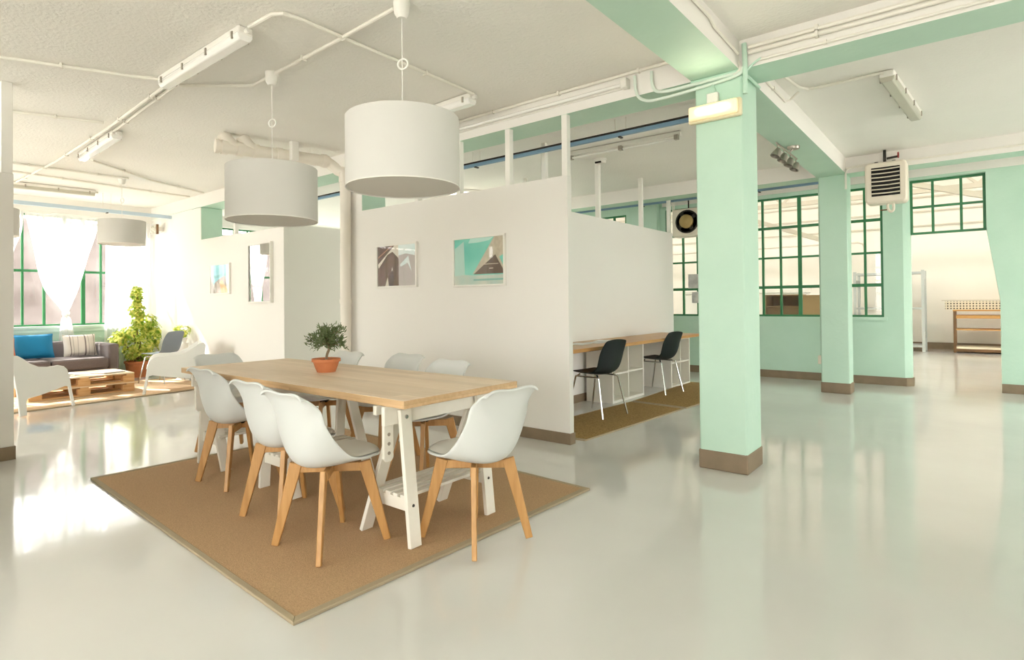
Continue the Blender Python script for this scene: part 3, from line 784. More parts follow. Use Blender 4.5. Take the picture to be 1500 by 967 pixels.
conduit([(-8.2,2.3,Z1),(-8.9,3.2,Z1),(-9.3,4.1,Z1)], 'white conduit across the lounge ceiling toward the picture wall')
conduit([(-9.6,1.8,Z1),(-9.7,2.9,Z1),(-9.8,4.1,Z1)], 'white conduit across the lounge ceiling near the dull fluorescent fitting')
conduit([(-1.3,8.48,2.86),(-.5,8.48,2.86),(2.5,8.48,2.86)], 'white conduit along the far beam above the cream heater', .010)
conduit([(-1.225,8.48,2.6),(-1.225,8.48,2.80),(-1.2,8.47,2.85),(-1.12,8.47,2.87),(-.95,8.47,2.875)], 'white conduit bending from the far mint column over to the heater', .012, clips=False)
conduit([(-1.213,.2,2.93),(-1.213,2.6,2.93),(-1.213,3.55,2.93),(-1.213,3.62,2.90),(-1.213,4.1,2.885)], 'white conduit along the side of the mint beam that comes over the camera', .010)
conduit([(-1.213,4.6,2.90),(-1.213,5.4,2.90),(-1.19,5.45,2.92),(-1.12,5.45,2.975)], 'short white conduit on the beam side behind the front mint column', .010)
# cable bundle at the head of the big column
e = empty('cable_bundle', (-1.38,4.15,2.7), label='cluster of mint painted cables wrapped round the head of the front mint column', cat='cables')
yb = 4.158
MB().tube(smoothpts([(-2.0,4.15,2.95),(-1.98,4.15,2.80),(-1.90,4.15,2.735),(-1.78,4.15,2.725),(-1.55,yb,2.735),(-1.25,yb,2.76),(-1.19,4.14,2.80)]), .012, 8).build('cable', M['palemint'], e, smooth=True)
MB().tube(smoothpts([(-1.86,4.15,2.95),(-1.85,4.15,2.83),(-1.78,4.15,2.775),(-1.55,yb,2.772),(-1.22,yb,2.78)]), .013, 8).build('cable', M['palemint'], e, smooth=True)
MB().tube(smoothpts([(-1.56,yb,2.788),(-1.4,yb,2.788),(-1.22,yb,2.79)]), .012, 8).build('cable', M['mint'], e, smooth=True)
MB().tube(smoothpts([(-1.24,4.14,2.95),(-1.235,4.145,2.87),(-1.215,4.15,2.80),(-1.26,yb,2.77)]), .010, 8).build('cable', M['conduit'], e, smooth=True)
MB().tube(smoothpts([(-1.185,4.14,2.96),(-1.18,4.14,2.80),(-1.185,4.15,2.62)]), .017, 8).build('cable', M['mint'], e, smooth=True)
MB().tube(smoothpts([(-1.19,4.15,2.76),(-1.13,4.15,2.81),(-1.08,4.15,2.835)]), .008, 8).build('cable', M['mint'], e, smooth=True)
MB().tube(smoothpts([(-1.195,4.16,2.765),(-1.19,4.3,2.765),(-1.19,4.52,2.765)]), .010, 8).build('cable', M['mint'], e, smooth=True)
MB().tube(smoothpts([(-1.41,yb,2.735),(-1.39,4.152,2.70),(-1.385,4.15,2.67)]), .007, 8).build('cable', M['mint'], e, smooth=True)

# lit bulkhead lamp
e = empty('bulkhead_lamp', (-1.392,4.175,2.54), label='lit yellowish bulkhead lamp fixed to the front mint column', cat='wall lamp')
MB().box(-1.575,-1.208,4.125,4.174,2.478,2.602).build('lamp_body', M['lampframe'], e, bevel=.012)
MB().box(-1.56,-1.223,4.085,4.125,2.49,2.59).build('lens', M['lamplit'], e, bevel=.014)
MB().tube([(-1.50,4.076,2.54),(-1.28,4.076,2.54)], .016, 10).build('glowing_tube', M['lamptube'], e, smooth=True)
MB().box(-1.445,-1.365,4.135,4.174,2.603,2.675).build('junction_box', M['white'], e, bevel=.006)
l = bpy.data.lights.new('bulkhead_glow', 'AREA'); l.shape = 'RECTANGLE'; l.size = .3; l.size_y = .08; l.energy = .8; l.color = (1,.90,.66)
o = bpy.data.objects.new('bulkhead_glow', l); COL.objects.link(o); o.location = (-1.392,4.055,2.55); o.rotation_euler = (-PI*.53,0,0)

# spot bar
e = empty('spotlight_bar', (-1.42,6.5,2.8), label='dark metal bar with four small spotlights under the mint beam', cat='spotlight bar')
MB().tube([(-1.46,6.1,2.735),(-1.46,6.95,2.735)], .010, 8).build('bar', M['steel'], e, smooth=True)
MB().lathe([(.055,-.03),(.06,-.012),(.06,-.001)], 20, (-1.42,6.62,2.80)).tube([(-1.42,6.62,2.78),(-1.46,6.62,2.735)], .008).build('ceiling_rose', M['steel'], e, smooth=True)
for k in range(4):
    y = 6.14+k*.257
    Mx = Matrix.Translation((-1.46,y,2.66)) @ Matrix.Rotation(math.radians(20), 4, 'Y') @ Matrix.Rotation(math.radians(-18), 4, 'X')
    s = MB().lathe([(.0,.035),(.022,.03),(.034,.0),(.048,-.055),(.042,-.055),(.03,0),(0,.01)], 20, M=Mx).build('spot_head', M['steel'], e, smooth=True)
    MB().tube([(-1.46,y,2.735),(-1.46,y,2.69)], .006, 6).build('spot_stem', M['steel'], s)
# smoke detector
e = empty('smoke_detector', (-3.59,6.46,3), label='white smoke detector on the ceiling above the desk partition', cat='smoke detector')
MB().lathe([(.04,-.06),(.065,-.052),(.07,-.02),(.08,-.015),(.08,0)], 20, (-3.59,6.46,3)).build('body', M['white'], e, smooth=True)
MB().box(-3.63,-3.55,6.39,6.41,2.94,2.96).build('vent', M['void'], e)

# hanging cream heater
e = empty('unit_heater', (-.78,8.35,2.6), label='cream hanging unit heater with black louvres beside the far mint column', cat='heater')
x0, x1, z0, z1, yf, yk = -.993,-.574,2.345,2.835,8.24,8.47
m = MB(); poly = []
rr = .05
for cx_, cz_, a0 in ((x1-rr,z0+rr,-90),(x1-rr,z1-rr,0),(x0+rr,z1-rr,90),(x0+rr,z0+rr,180)):
    for k in range(7):
        a = math.radians(a0+k*15); poly.append((cx_+rr*math.cos(a), cz_+rr*math.sin(a)))
m.prism(poly, yk-yf, Matrix.Translation((0,yf,0))); m.build('casing', M['heater'], e, bevel=.02)
MB().box(x0+.068,x1-.068,yf-.006,yf-.001,z0+.085,z1-.065).build('louvre_opening', M['void'], e)
for k in range(7):
    z = z0+.125+k*.047
    m = MB(); P = []
    for i in range(13):
        u = i/12; x = x0+.07+u*(x1-x0-.14); zz = z-.004*math.sin(PI*u)
        P.append([Vector((x,yf-.007,zz)), Vector((x,yf-.02,zz-.012))])
    m.grid(P); m.build('louvre', M['heater'], e, solid=.005)
MB().tube([(-.80,8.36,2.835),(-.80,8.36,2.995)], .016, 10).build('inlet_pipe', M['dark'], e, smooth=True)
v = MB().tube([(-.78,8.36,2.89),(-.66,8.36,2.90)], .013, 10).build('valve', M['dark'], e, smooth=True)
MB().tube([(-.665+.003*math.cos(a)*0, 8.36+.03*math.cos(a), 2.915+.03*math.sin(a)) for a in [2*PI*k/20 for k in range(20)]], .008, 6, closed=True).build('valve_wheel', M['red'], v, smooth=True)
MB().tube(smoothpts([(-.775,8.36,2.345),(-.775,8.36,2.29),(-.75,8.36,2.25),(-.72,8.36,2.27),(-.72,8.36,2.345)]), .015, 10).build('outlet_pipe', M['heater'], e, smooth=True)
MB().tube([(-.85,8.36,2.275),(-.77,8.36,2.275)], .008, 8).build('drain_cock', M['brownmetal'], e, smooth=True)
MB().tube([(-.885,8.36,2.835),(-.885,8.36,2.86)], .02, 10).tube([(-.71,8.36,2.835),(-.71,8.36,2.86)], .02, 10).build('mounting_lug', M['dark'], e)
# second heater seen from its fan side
e = empty('unit_heater', (-3.75,9.35,2.5), label='hanging unit heater with a round fan seen beside the desk partition end', cat='heater')
MB().box(-3.83,-3.40,9.28,9.52,2.26,2.72).build('casing', M['heater'], e, bevel=.02)
MB().lathe([(.17,0),(.17,.02),(.19,.02),(.19,0)], 28, M=Matrix.Translation((-3.58,9.28,2.5)) @ Matrix.Rotation(PI/2,4,'X')).build('fan_ring', M['dark'], e, smooth=True)
MB().lathe([(.0,.001),(.168,.001)], 28, M=Matrix.Translation((-3.58,9.277,2.5)) @ Matrix.Rotation(PI/2,4,'X')).build('fan_opening', M['void'], e)
MB().lathe([(.11,0),(.11,.05),(.08,.075),(.03,.09),(0,.095)], 20, M=Matrix.Translation((-3.58,9.27,2.5)) @ Matrix.Rotation(PI/2,4,'X')).build('motor', M['brass'], e, smooth=True)
for k in range(4):
    a = k*PI/2+.6
    MB().bar((-3.58+.05*math.cos(a),9.262,2.5+.05*math.sin(a)),(-3.58+.155*math.cos(a),9.262,2.5+.155*math.sin(a)), .06, .006, (0,1,0)).build('fan_blade', M['dark'], e)
for x in (-3.87,-3.845): MB().tube([(x,9.4,2.98),(x,9.4,2.3),(x+.05,9.4,2.28)], .009, 8).build('pipe', M['conduit'], e, smooth=True)
MB().tube([(-3.6,9.4,2.72),(-3.6,9.4,2.995)], .012, 8).build('hanger', M['dark'], e)

# cable trays
def tray(p, q, label, dark=True, rods=1.6, mt='trunk'):
    p, q = Vector(p), Vector(q); d = (q-p); L = d.length; d.normalize()
    e = empty('cable_tray', p, label=label, cat='cable tray', group='suspended blue cable trays')
    MB().bar(p, q, .04, .036 if dark else .055).build('tray', M[mt], e, bevel=.004)
    if dark: MB().bar(p+Vector((0,0,.03)), q+Vector((0,0,.03)), .036, .016).build('cables', M['dark'], e)
    n = int(L/rods)
    for k in range(n):
        c = p + d*(k+.5)*L/n
        for s in (-.045,.045):
            c2 = c + d*s*1.3
            MB().tube([c2, (c2.x,c2.y,ZC-.001)], .004, 6).build('hanger_rod', M['conduit'], e)
        MB().bar(c-d*.012-Vector((0,0,.03)), c+d*.012-Vector((0,0,.03)), .06, .012).build('bracket', M['dark'], e)
    return e
tray((-9.2,5.15,2.84), (-1.7,5.15,2.84), 'blue cable tray with dark cables hanging behind the white partition posts')
tray((-9.0,9.25,2.86), (-1.52,9.25,2.86), 'blue cable tray hanging along the green hall windows')
tray((-10.62,-3.5,2.72), (-10.52,4.10,2.72), 'pale blue cable tray hanging along the lounge windows', False, mt='trunkp')
e = empty('rusty_bracket', (-11.2,4.05,2.6), label='small rusty patterned bracket plate under the lounge cable tray end', cat='bracket')
MB().box(-11.25,-11.0,4.03,4.06,2.50,2.62).build('plate', mat('flaking_bracket', (.75,.70,.62), .8, noise=(30,(.20,.22,.14),3)), e)
MB().box(-11.0,-10.955,4.03,4.06,2.47,2.64).build('flange', M['brownmetal'], e)
MB().box(-11.2,-11.05,4.06,4.179,2.53,2.60).build('arm', M['white'], e)

# white drain pipes
e = empty('drain_pipe', (-5.62,4.05,0), label='white drain pipe with branched ceiling manifold, dropping down at the partition gap', cat='pipe')
px, py = -5.625, 4.09
MB().tube(smoothpts([(px,py,0),(px,py,1.5),(px,py,2.62),(px-.05,py-.06,2.76),(-5.74,3.92,2.86)],4), .062, 20).build('downpipe', M['pvc'], e, smooth=True)
for z in (1.215, 2.62): MB().lathe([(.07,0),(.07,.05)], 20, (px,py,z)).build('socket', M['pvc'], e, smooth=True)
cp = lambda k, up=0: Vector((-5.72-.28*k, 3.93-1.13*k, 2.855+up))
d = (cp(1)-cp(0)).normalized()
MB().tube([cp(0), cp(1)], .066, 20).build('collector', M['pvc'], e, smooth=True)
for k in (.02,.30,.45,.66,.80,.93): MB().tube([cp(k), cp(k+.05)], .076, 20).build('socket', M['pvc'], e, smooth=True)
for k in (.88,.72): MB().tube(smoothpts([cp(k-.04), cp(k+.02,.04), cp(k+.09,.138)],5), .066, 18).build('branch', M['pvc'], e, smooth=True)
MB().tube([cp(1), cp(1.03)], .074, 20).build('end_cap', M['pvc'], e, smooth=True)
tag(MB().box(-5.757,-5.70,3.46,3.54,2.79,2.999).build('pipe_hanger', M['white']), 'white hanger block between ceiling and drain manifold', 'hanger')

# wall socket
e = empty('wall_socket', (-1.55,8.6,.42), label='cream socket box on the side of the far mint column', cat='socket')
MB().box(-1.585,-1.541,8.56,8.66,.36,.47).build('box', M['heater'], e, bevel=.006)
MB().tube([(-1.552,8.61,.47),(-1.552,8.61,2.7)], .009, 8).build('cable_duct', M['mint'], e)
tag(MB().box(.75,.83,YN-.02,YN,1.18,1.26).build('wall_socket', M['mint'], bevel=.006), 'mint painted switch plate on the wall right of the doorway', 'switch')

# ------------------------------------------------------------------ pictures
def pic(name, x0, x1, z0, z1, y, label, paint, depth=.03, fw_=.018, rot=0, cat='picture'):
    e = empty(name, ((x0+x1)/2, y, (z0+z1)/2), label=label, cat=cat)
    w, h = (x1-x0)/2, (z1-z0)/2
    f = MB(); yb, yf = 0, -depth
    for a in ((-w,w,-h,-h+fw_),(-w,w,h-fw_,h),(-w,-w+fw_,-h+fw_,h-fw_),(w-fw_,w,-h+fw_,h-fw_)):
        f.box(a[0],a[1],yf,yb,a[2],a[3])
    f.build('frame', M['white'], e, world=False, bevel=.002)
    paint(e, w-fw_, h-fw_, -depth*.6)
    e.rotation_euler = (0, rot, 0)
    return e
def painter(polys, mats, glass=True):
    def fn(e, w, h, y):
        m = MB()
        for k, (i, pts) in enumerate(polys):
            vs = [((u*2-1)*w, y-.0004*k, (v*2-1)*h) for u, v in pts]
            m.add(vs, [tuple(range(len(vs)))], i)
        m.build('print', mats, e, world=False)
        if glass: MB().box(-w,w,y-.0095,y-.0085,-h,h).build('glazing', M['pglass'], e, world=False)
    return fn
M['pglass'] = thin_glass('picture_glass')
full = [(0,0),(1,0),(1,1),(0,1)]
def flat(n, c, c2=None, sc=4): return mat(n, c, .5, noise=(sc, c2, 3) if c2 else None)
teal = mat('print_teal_sky', (.10,.55,.45), .5, noise=(3,(.22,.68,.56),2))
P3 = [(0,full),(1,[(0,0),(1,0),(1,.20),(.40,.20),(.0,.24)]),(2,[(0,.20),(.22,.22),(.2,.95),(0,.80)]),(3,[(.38,.22),(.82,1),(1,1),(1,.62)]),(4,[(.40,.22),(.84,.62),(1,.28),(1,.22)]),
      (3,[(.84,.62),(.88,.66),(1,.36),(1,.28)]),(6,[(.58,.42),(.90,.42),(.90,.435),(.58,.435)]),(6,[(.72,.325),(.80,.325),(.80,.345),(.72,.345)]),(7,[(.40,.08),(1,.08),(1,.12),(.40,.12)]),
      (5,[(.34,1),(.82,1),(.72,.93),(.5,.90),(.30,.90)])]
pic('framed_picture', -3.955,-3.30,1.362,1.842,4.17, 'framed print of a pale modernist building against a teal sky', painter(P3,
    [teal, flat('print_pale_water',(.62,.62,.52),(.42,.58,.52)), flat('print_haze',(.42,.66,.58)), flat('print_concrete',(.50,.44,.33),(.60,.54,.42),30), flat('print_brown',(.12,.075,.05)), flat('print_cloud',(.45,.74,.66)), flat('print_line',(.60,.50,.40)), flat('print_reflection',(.22,.46,.40))]))
P2 = [(0,full),(1,[(.56,0),(1,0),(1,1),(.56,1)]),(2,[(0,.55),(.45,1),(.56,1),(.56,.68),(.40,.85),(.26,.78),(.02,.45)]),(3,[(0,.7),(.40,1),(.36,1),(0,.73)]),(4,[(.06,0),(.10,.35),(.28,.72),(.42,.78),(.54,.60),(.56,0)]),
      (2,[(.20,0),(.27,.22),(.30,0)]),(2,[(.37,.38),(.40,.47),(.42,.30)]),(5,[(.30,0),(.30,.2),(.40,.4),(.45,.2),(.43,0)]),(6,[(.56,.74),(.75,.78),(.98,.72),(1,1),(.56,1)]),(6,[(.60,.52),(.82,.72),(.90,.33),(.80,.55),(.62,.46)])]
pic('framed_picture', -5.132,-4.48,1.382,1.855,4.17, 'framed print of brown and pale curved arches, beside the drain pipe', painter(P2,
    [flat('print_umber',(.10,.045,.025),(.14,.07,.04)), flat('print_mauve_grey',(.50,.45,.43)), flat('print_cream',(.72,.66,.56)), flat('print_rust',(.42,.20,.12)), flat('print_chestnut',(.16,.075,.04),(.11,.05,.03)), flat('print_dark',(.06,.03,.02)), flat('print_ice',(.62,.78,.78),(.90,.92,.90))]))
P1 = [(0,full),(1,[(.14,.30),(.82,.50),(.82,1),(.14,1)]),(2,[(.14,0),(.20,.36),(.50,.52),(.78,.62),(.84,.3),(.86,0)]),(3,[(.45,0),(.48,.40),(.62,.46),(.90,.12),(.92,0)]),(4,[(.30,0),(.32,.42),(.50,.30),(.56,0)]),(5,[(.16,.52),(.80,.60),(.80,.68),(.16,.62)])]
pic('framed_picture', -9.20,-8.56,1.38,1.848,4.17, 'framed print of orange dunes under a blue sky, near the lounge', painter(P1,
    [flat('print_white',(.80,.78,.76)), flat('print_blue_sky',(.10,.50,.60),(.20,.60,.68)), flat('print_grey_rock',(.30,.24,.19)), flat('print_orange',(.78,.42,.12)), flat('print_sand',(.55,.45,.38)), flat('print_sea',(.07,.40,.45))], True))
def mir(e, w, h, y):
    MB().box(-w,w,y-.004,y,-h,h).build('reflecting_glass', M['mirror'], e, world=False)
pic('framed_mirror', -7.845,-7.235,1.238,2.062,4.10, 'tall narrow framed glass reflecting the lounge curtain, on the partition corner', mir, .045, .02, 0, 'mirror')

# ------------------------------------------------------------------ desk corner
e = empty('wall_desk', (-3.37,6.4,0), label='long orange brown wooden desk top along the side partition', cat='desk')
MB().box(-3.665,-3.06,4.26,8.42,.692,.73).build('desk_top', M['desk'], e, bevel=.003)
# white cube shelf units under it
def cube_unit(y0, y1, x0, x1, label, deep=.34):
    e = empty('cube_shelf', ((x0+x1)/2,(y0+y1)/2,0), label=label, cat='shelf unit', group='white cube shelves under the desk')
    H = .688; th = .03; m = MB()
    m.box(x0,x1,y0,y0+th,0,H); m.box(x0,x1,y1-th,y1,0,H); m.box(x0,x1,y0+th,y1-th,0,th); m.box(x0,x1,y0+th,y1-th,H-th,H)
    m.build('carcass', M['kallax'], e, bevel=.002)
    MB().box(x0,x1-.004,y0+th,y1-th,H/2-.01,H/2+.01).build('shelf', M['kallax'], e)
    yc = (y0+y1)/2
    MB().box(x0+.001,x1-.006,yc-.01,yc+.01,th,H/2-.01).build('divider', M['kallax'], e)
    MB().box(x0+.001,x1-.006,yc-.01,yc+.01,H/2+.01,H-th).build('divider', M['kallax'], e)
    MB().box(x0+.0,x0+.008,y0+th,y1-th,th,H-th).build('back_panel', M['kallax'], e)
    return e
cube_unit(6.14,6.98,-3.64,-3.285,'white cube shelf unit under the desk behind the first black chair')
cube_unit(7.70,8.38,-3.64,-3.22,'white cube shelf unit under the far end of the desk behind the second black chair')
for k, (x, y, a) in enumerate(((-3.42,5.62,8),(-3.36,5.95,-6),(-3.45,6.25,15))):
    o = MB().box(-.10,.10,-.145,.145,0,.004).build('paper_sheet', M['paper'] if k != 1 else M['mag'])
    o.location = (x, y, .7315); o.rotation_euler = (0,0,math.radians(a))
    tag(o, ['white paper sheet on the desk, nearest the partition end', 'grey printed sheet lying between two white sheets on the desk', 'white paper sheet on the desk, farthest of the three'][k], 'paper', 'papers on the desk')

def make_black_chair(mt, label, name='office_chair'):
    c = empty(name, label=label, cat='chair')
    prof = V4((.20,.452,.19,.20,.452),(.16,.458,.205,.16,.463),(.05,.442,.21,.05,.455),(-.08,.432,.21,-.07,.458),(-.155,.445,.205,-.13,.48),(-.195,.49,.20,-.165,.52),(-.215,.56,.205,-.185,.575),
              (-.235,.65,.205,-.21,.66),(-.258,.74,.195,-.245,.735),(-.272,.79,.178,-.268,.778),(-.278,.805,.16,-.275,.79))
    P = shell_grid(prof, 4, 15, 0, .0, .9)
    MB().grid(P).build('seat_shell', mt, c, smooth=True, solid=.010, sub=1, angle=80)
    for sx in (-1, 1):
        for sy in (-1, 1):
            MB().tube([(sx*.14, sy*.11-.01, .43),(sx*.17, sy*.15-.01, .40),(sx*.215, sy*.235-.01, .0)], .0095, 8).build('leg', M['chrome'], c, smooth=True)
        MB().tube([(sx*.17,.14,.408),(sx*.17,-.16,.408)], .008, 8).build('seat_rail', M['chrome'], c, smooth=True)
    return c
bc = make_black_chair(M['black'], 'x')
bc['group'] = 'black chairs at the desk'
place(bc, (-3.13,5.48,.008), math.radians(82), 'black shell chair with chrome legs at the desk, nearest the partition end')
place(copy_tree(bc), (-3.24,7.3,.008), math.radians(82), 'black shell chair with chrome legs at the far end of the desk')
gc = make_black_chair(M['gshell'], 'slate grey plastic chair behind the white armchair, beside the leafy plant', 'shell_chair')
gc.location = (-9.90,3.70,.012); gc.rotation_euler = (0,0,math.radians(118))

# ------------------------------------------------------------------ lounge
# sofa
e = empty('sofa', (-10.95,2.4,0), label='low grey brown two seat sofa under the lounge window', cat='sofa')
sy0, sy1 = 1.52, 3.30; sx0, sx1 = -11.42, -10.48
MB().box(sx0,sx1,sy0,sy0+.15,.06,.62).build('armrest', M['sofa'], e, bevel=.03)
MB().box(sx0,sx1,sy1-.15,sy1,.06,.62).build('armrest', M['sofa'], e, bevel=.03)
MB().box(sx0,sx0+.22,sy0+.152,sy1-.152,.06,.66).build('backrest', M['sofa'], e, bevel=.04)
MB().box(sx0+.222,sx1+.02,sy0+.152,sy1-.152,.06,.25).build('base', M['sofa'], e, bevel=.02)
ym = (sy0+sy1)/2
MB().box(sx0+.225,sx1+.05,sy0+.155,ym-.004,.252,.42).build('seat_cushion', M['sofa'], e, bevel=.035)
MB().box(sx0+.225,sx1+.05,ym+.004,sy1-.155,.252,.42).build('seat_cushion', M['sofa'], e, bevel=.035)
for x in (sx0+.08, sx1-.08):
    for y in (sy0+.07, sy1-.07): MB().lathe([(.018,0),(.022,.06)], 12, (x,y,0)).build('foot', M['dark'], e)
# cushions: pillow shape standing on the seat, leaning on the back
def cushion(c, w, h, th, rz, lean, mt, label):
    n = 16; top = []; bot = []
    for i in range(n+1):
        r1 = []; r2_ = []
        for j in range(n+1):
            u = -1+2*i/n; v = -1+2*j/n
            pin = 1-.07*(1-abs(u)**2)*abs(v)**6*0; 
            b = (max(0,(1-u**4)*(1-v**4)))**.55
            x = u*w/2*(1-.06*(1-v*v)*abs(u)**4); z = v*h/2*(1-.06*(1-u*u)*abs(v)**4)
            bump_ = .012*math.sin(5*u+2*v)*b
            r1.append(Vector((x,-th/2*b-bump_,z))); r2_.append(Vector((x,th/2*b,z)))
        top.append(r1); bot.append(r2_)
    e = empty('cushion', c, label=label, cat='cushion', group='cushions on the sofa')
    e.rotation_euler = (lean, 0, rz)
    MB().grid(top).grid(bot).build('cover', mt, e, smooth=True, world=False, angle=60)
    edge = [top[0][j] for j in range(n+1)]+[top[i][n] for i in range(1,n+1)]+[top[n][j] for j in range(n-1,-1,-1)]+[top[i][0] for i in range(n-1,0,-1)]
    MB().tube(edge, .004, 6, closed=True).build('piping', mt, e, smooth=True, world=False)
cushion((-10.98,2.31,.615), .50,.38,.15, PI/2, math.radians(-18), M['blue'], 'bright blue cushion leaning on the sofa back')
cushion((-10.98,2.90,.60), .44,.35,.13, PI/2, math.radians(-18), M['stripe'], 'striped pale linen cushion beside the sofa arm')
cushion((-10.80,1.86,.60), .40,.33,.13, PI/2, math.radians(-22), M['orange'], 'orange cushion peeking out behind the first white armchair')
# pallet table: two stacked pallets
def pallet(z, label):
    e = empty('pallet', (-9.58,2.48,z), label=label, cat='pallet', group='stacked pallets of the coffee table')
    x0, x1, y0, y1 = -9.98,-9.19,1.88,3.08
    for i in range(7):
        x = x0+.05+i*(x1-x0-.10)/6
        MB().box(x-.048,x+.048,y0,y1,z+.112,z+.13).build('top_board', M['pallettop'], e, bevel=.002)
    for y in (y0+.05,(y0+y1)/2,y1-.05): MB().box(x0,x1,y-.05,y+.05,z+.095,z+.1115).build('cross_board', M['pallet'], e, bevel=.002)
    for x in (x0+.05,(x0+x1)/2,x1-.05):
        for y in (y0+.07,(y0+y1)/2,y1-.07): MB().box(x-.05,x+.05,y-.07,y+.07,z+.0185,z+.0945).build('block', M['pallet'], e, bevel=.002)
        MB().box(x-.05,x+.05,y0,y1,z,z+.018).build('bottom_board', M['pallet'], e, bevel=.002)
    return e
pallet(.013, 'lower pine pallet of the coffee table, on the straw rug')
pallet(.1435, 'upper pine pallet carrying the magazines')
k = 0
for (x, y, a, w, h, n_, lab) in ((-9.45,2.22,12,.21,.29,3,'stack of grey magazines on the pallet table end nearest the first armchair'),(-9.55,2.60,-8,.20,.28,1,'single pale magazine in the middle of the pallet table'),
                             (-9.42,2.86,6,.21,.29,2,'pair of grey magazines on the pallet table end nearest the second armchair'),(-9.72,2.42,25,.21,.28,1,'single grey magazine at the back of the pallet table')):
    for i in range(n_):
        o = MB().box(-w/2,w/2,-h/2,h/2,0,.009).build('magazine', M['mag'] if i % 2 == 0 else M['paper'], bevel=.001)
        o.location = (x+i*.012, y-i*.02, .2742+i*.0095); o.rotation_euler = (0,0,math.radians(a+i*9))
        l_ = lab
        if n_ > 1: l_ = {3:['lowest','middle','topmost'],2:['lower','upper']}[n_][i] + ' magazine of the ' + {3:'stack of three near the first white armchair',2:'pair near the second white armchair'}[n_]
        tag(o, l_, 'magazine', 'magazines on the pallet table')
# white plastic armchairs
def make_armchair():
    e = empty('lounge_armchair', label='x', cat='armchair', group='white plastic lounge armchairs')
    out = [(y*.98, z*.97) for y, z in [(.365,0),(.33,.18),(.305,.38),(.28,.46),(.235,.505),(.16,.525),(.02,.52),(-.10,.535),(-.20,.58),(-.29,.65),(-.35,.685),(-.40,.69),(-.425,.66),(-.40,.45),(-.37,.2),(-.36,0),
           (-.275,0),(-.275,.15),(-.25,.185),(-.10,.20),(.10,.235),(.24,.26),(.285,.25),(.30,.15),(.325,0)]]
    for s in (-1,1):
        m = MB()
        n = len(out)
        # side shell leans out a little toward the floor
        P0 = [Vector((s*(.30+.045*(1-z/.7)), y, z)) for y, z in out]; P1 = [p+Vector((s*.022,0,0)) for p in P0]
        m.add(P0+P1, [tuple(range(n)), tuple(reversed(range(n,2*n)))]+[(i,i+n,(i+1)%n+n,(i+1)%n) for i in range(n)])
        m.build('side_panel', M['plastic'], e, bevel=.006, world=False)
    prof = smoothpts([(p_[0]*.98, p_[1]*.97, 0) for p_ in [(.31,.345,0),(.26,.37,0),(.0,.335,0),(-.2,.30,0),(-.27,.34,0),(-.32,.46,0),(-.375,.62,0),(-.405,.685,0)]],4)
    P = []
    for q in prof: P.append([Vector((x, q.x + .03*(x/.3)**2*(1 if q.x < -.2 else 0), q.y)) for x in [-.30+.06*i for i in range(11)]])
    MB().grid(P).build('seat_shell', M['plastic'], e, smooth=True, solid=.018, world=False, angle=70)
    return e
ac = make_armchair()
place(ac, (-8.53,1.68,.013), math.atan2(.53,.85), 'white plastic lounge armchair next to the entrance partition, its side to the camera')
place(copy_tree(ac), (-8.86,3.45,.013), math.atan2(.35,-.94), 'white plastic lounge armchair between the dining table and the leafy plant')

# leafy plant
def leafy(name, base, pot, lobes, n, label, seed, leafL=(.05,.085), cat='plant', potmat='terra'):
    random.seed(seed)
    e = empty(name, base, label=label, cat=cat)
    MB().lathe(pot, 36).build('pot', M[potmat], e, smooth=True, world=False, angle=45)
    zt = max(z for r, z in pot)
    MB().lathe([(pot[-1][0] if pot[-1][0] > 0 else pot[-2][0],zt-.03),(0,zt-.02)], 24).build('soil', M['soil'], e, world=False)
    st = MB(); lf = MB()
    for (c, r) in lobes:
        c = Vector(c)
        st.tube(smoothpts([(c.x*.1,c.y*.1,zt-.03),(c.x*.4,c.y*.4,zt+(c.z-zt)*.5),tuple(c)],4), .009, 6)
        k = int(n*(r[0]*r[1]*r[2])**(.36))
        for i in range(k):
            v = rv()*random.uniform(.45,1)**.6
            p = c + Vector((v.x*r[0], v.y*r[1], v.z*r[2]))
            ax = (v + Vector((0,0,.35))).normalized()
            u = ax.cross(rv()).normalized(); w = ax.cross(u)
            m = random.randint(5,7)
            for q in range(m):
                a = 2*PI*q/m + random.uniform(-.2,.2)
                d = u*math.cos(a)+w*math.sin(a)+ax*random.uniform(-.35,.15)
                L = random.uniform(*leafL)
                leaf(lf, p, d, ax, L, L*.48, .1)
    st.build('stems', M['bark'], e, smooth=True, world=False)
    lf.build('foliage', M['variegated'], e, world=False)
    return e
leafy('potted_shrub', (-11.08,3.76,0), [(.145,0),(.165,.10),(.185,.235),(.20,.24),(.20,.275),(.185,.275),(.178,.24)],
      [((0,0,1.43),(.10,.11,.14)),((0,.01,1.28),(.07,.07,.10)),((-.02,.0,1.14),(.12,.15,.14)),((0,.12,.92),(.17,.22,.17)),((0,-.06,.76),(.20,.26,.17)),((.02,.24,.72),(.16,.14,.24)),((.05,-.30,.66),(.15,.14,.13)),((.08,.02,.52),(.22,.28,.16)),((.06,.0,.38),(.19,.24,.10))],
      330, 'tall leafy yellow green shrub in a terracotta pot beside the sofa', 3)
st = empty('plant_stand', (-9.97,4.05,0), label='white cylindrical plant stand behind the slate grey chair', cat='plant stand')
MB().lathe([(.085,0),(.08,.30),(.085,.60),(.075,.60),(.07,.58),(0,.58)], 24).build('column', M['white'], st, smooth=True, world=False, angle=40)
MB().lathe([(.10,.0),(.10,.02),(.085,.03)], 24).build('foot_ring', M['white'], st, smooth=True, world=False)
leafy('small_potted_plant', (-9.97,4.05,.601), [(.05,0),(.065,.07),(.07,.075),(.07,.09),(.06,.085)], [((0,-.02,.20),(.13,.14,.11))], 330,
      'small yellow green plant on the white stand behind the slate grey chair', 5, (.04,.06), potmat='white')
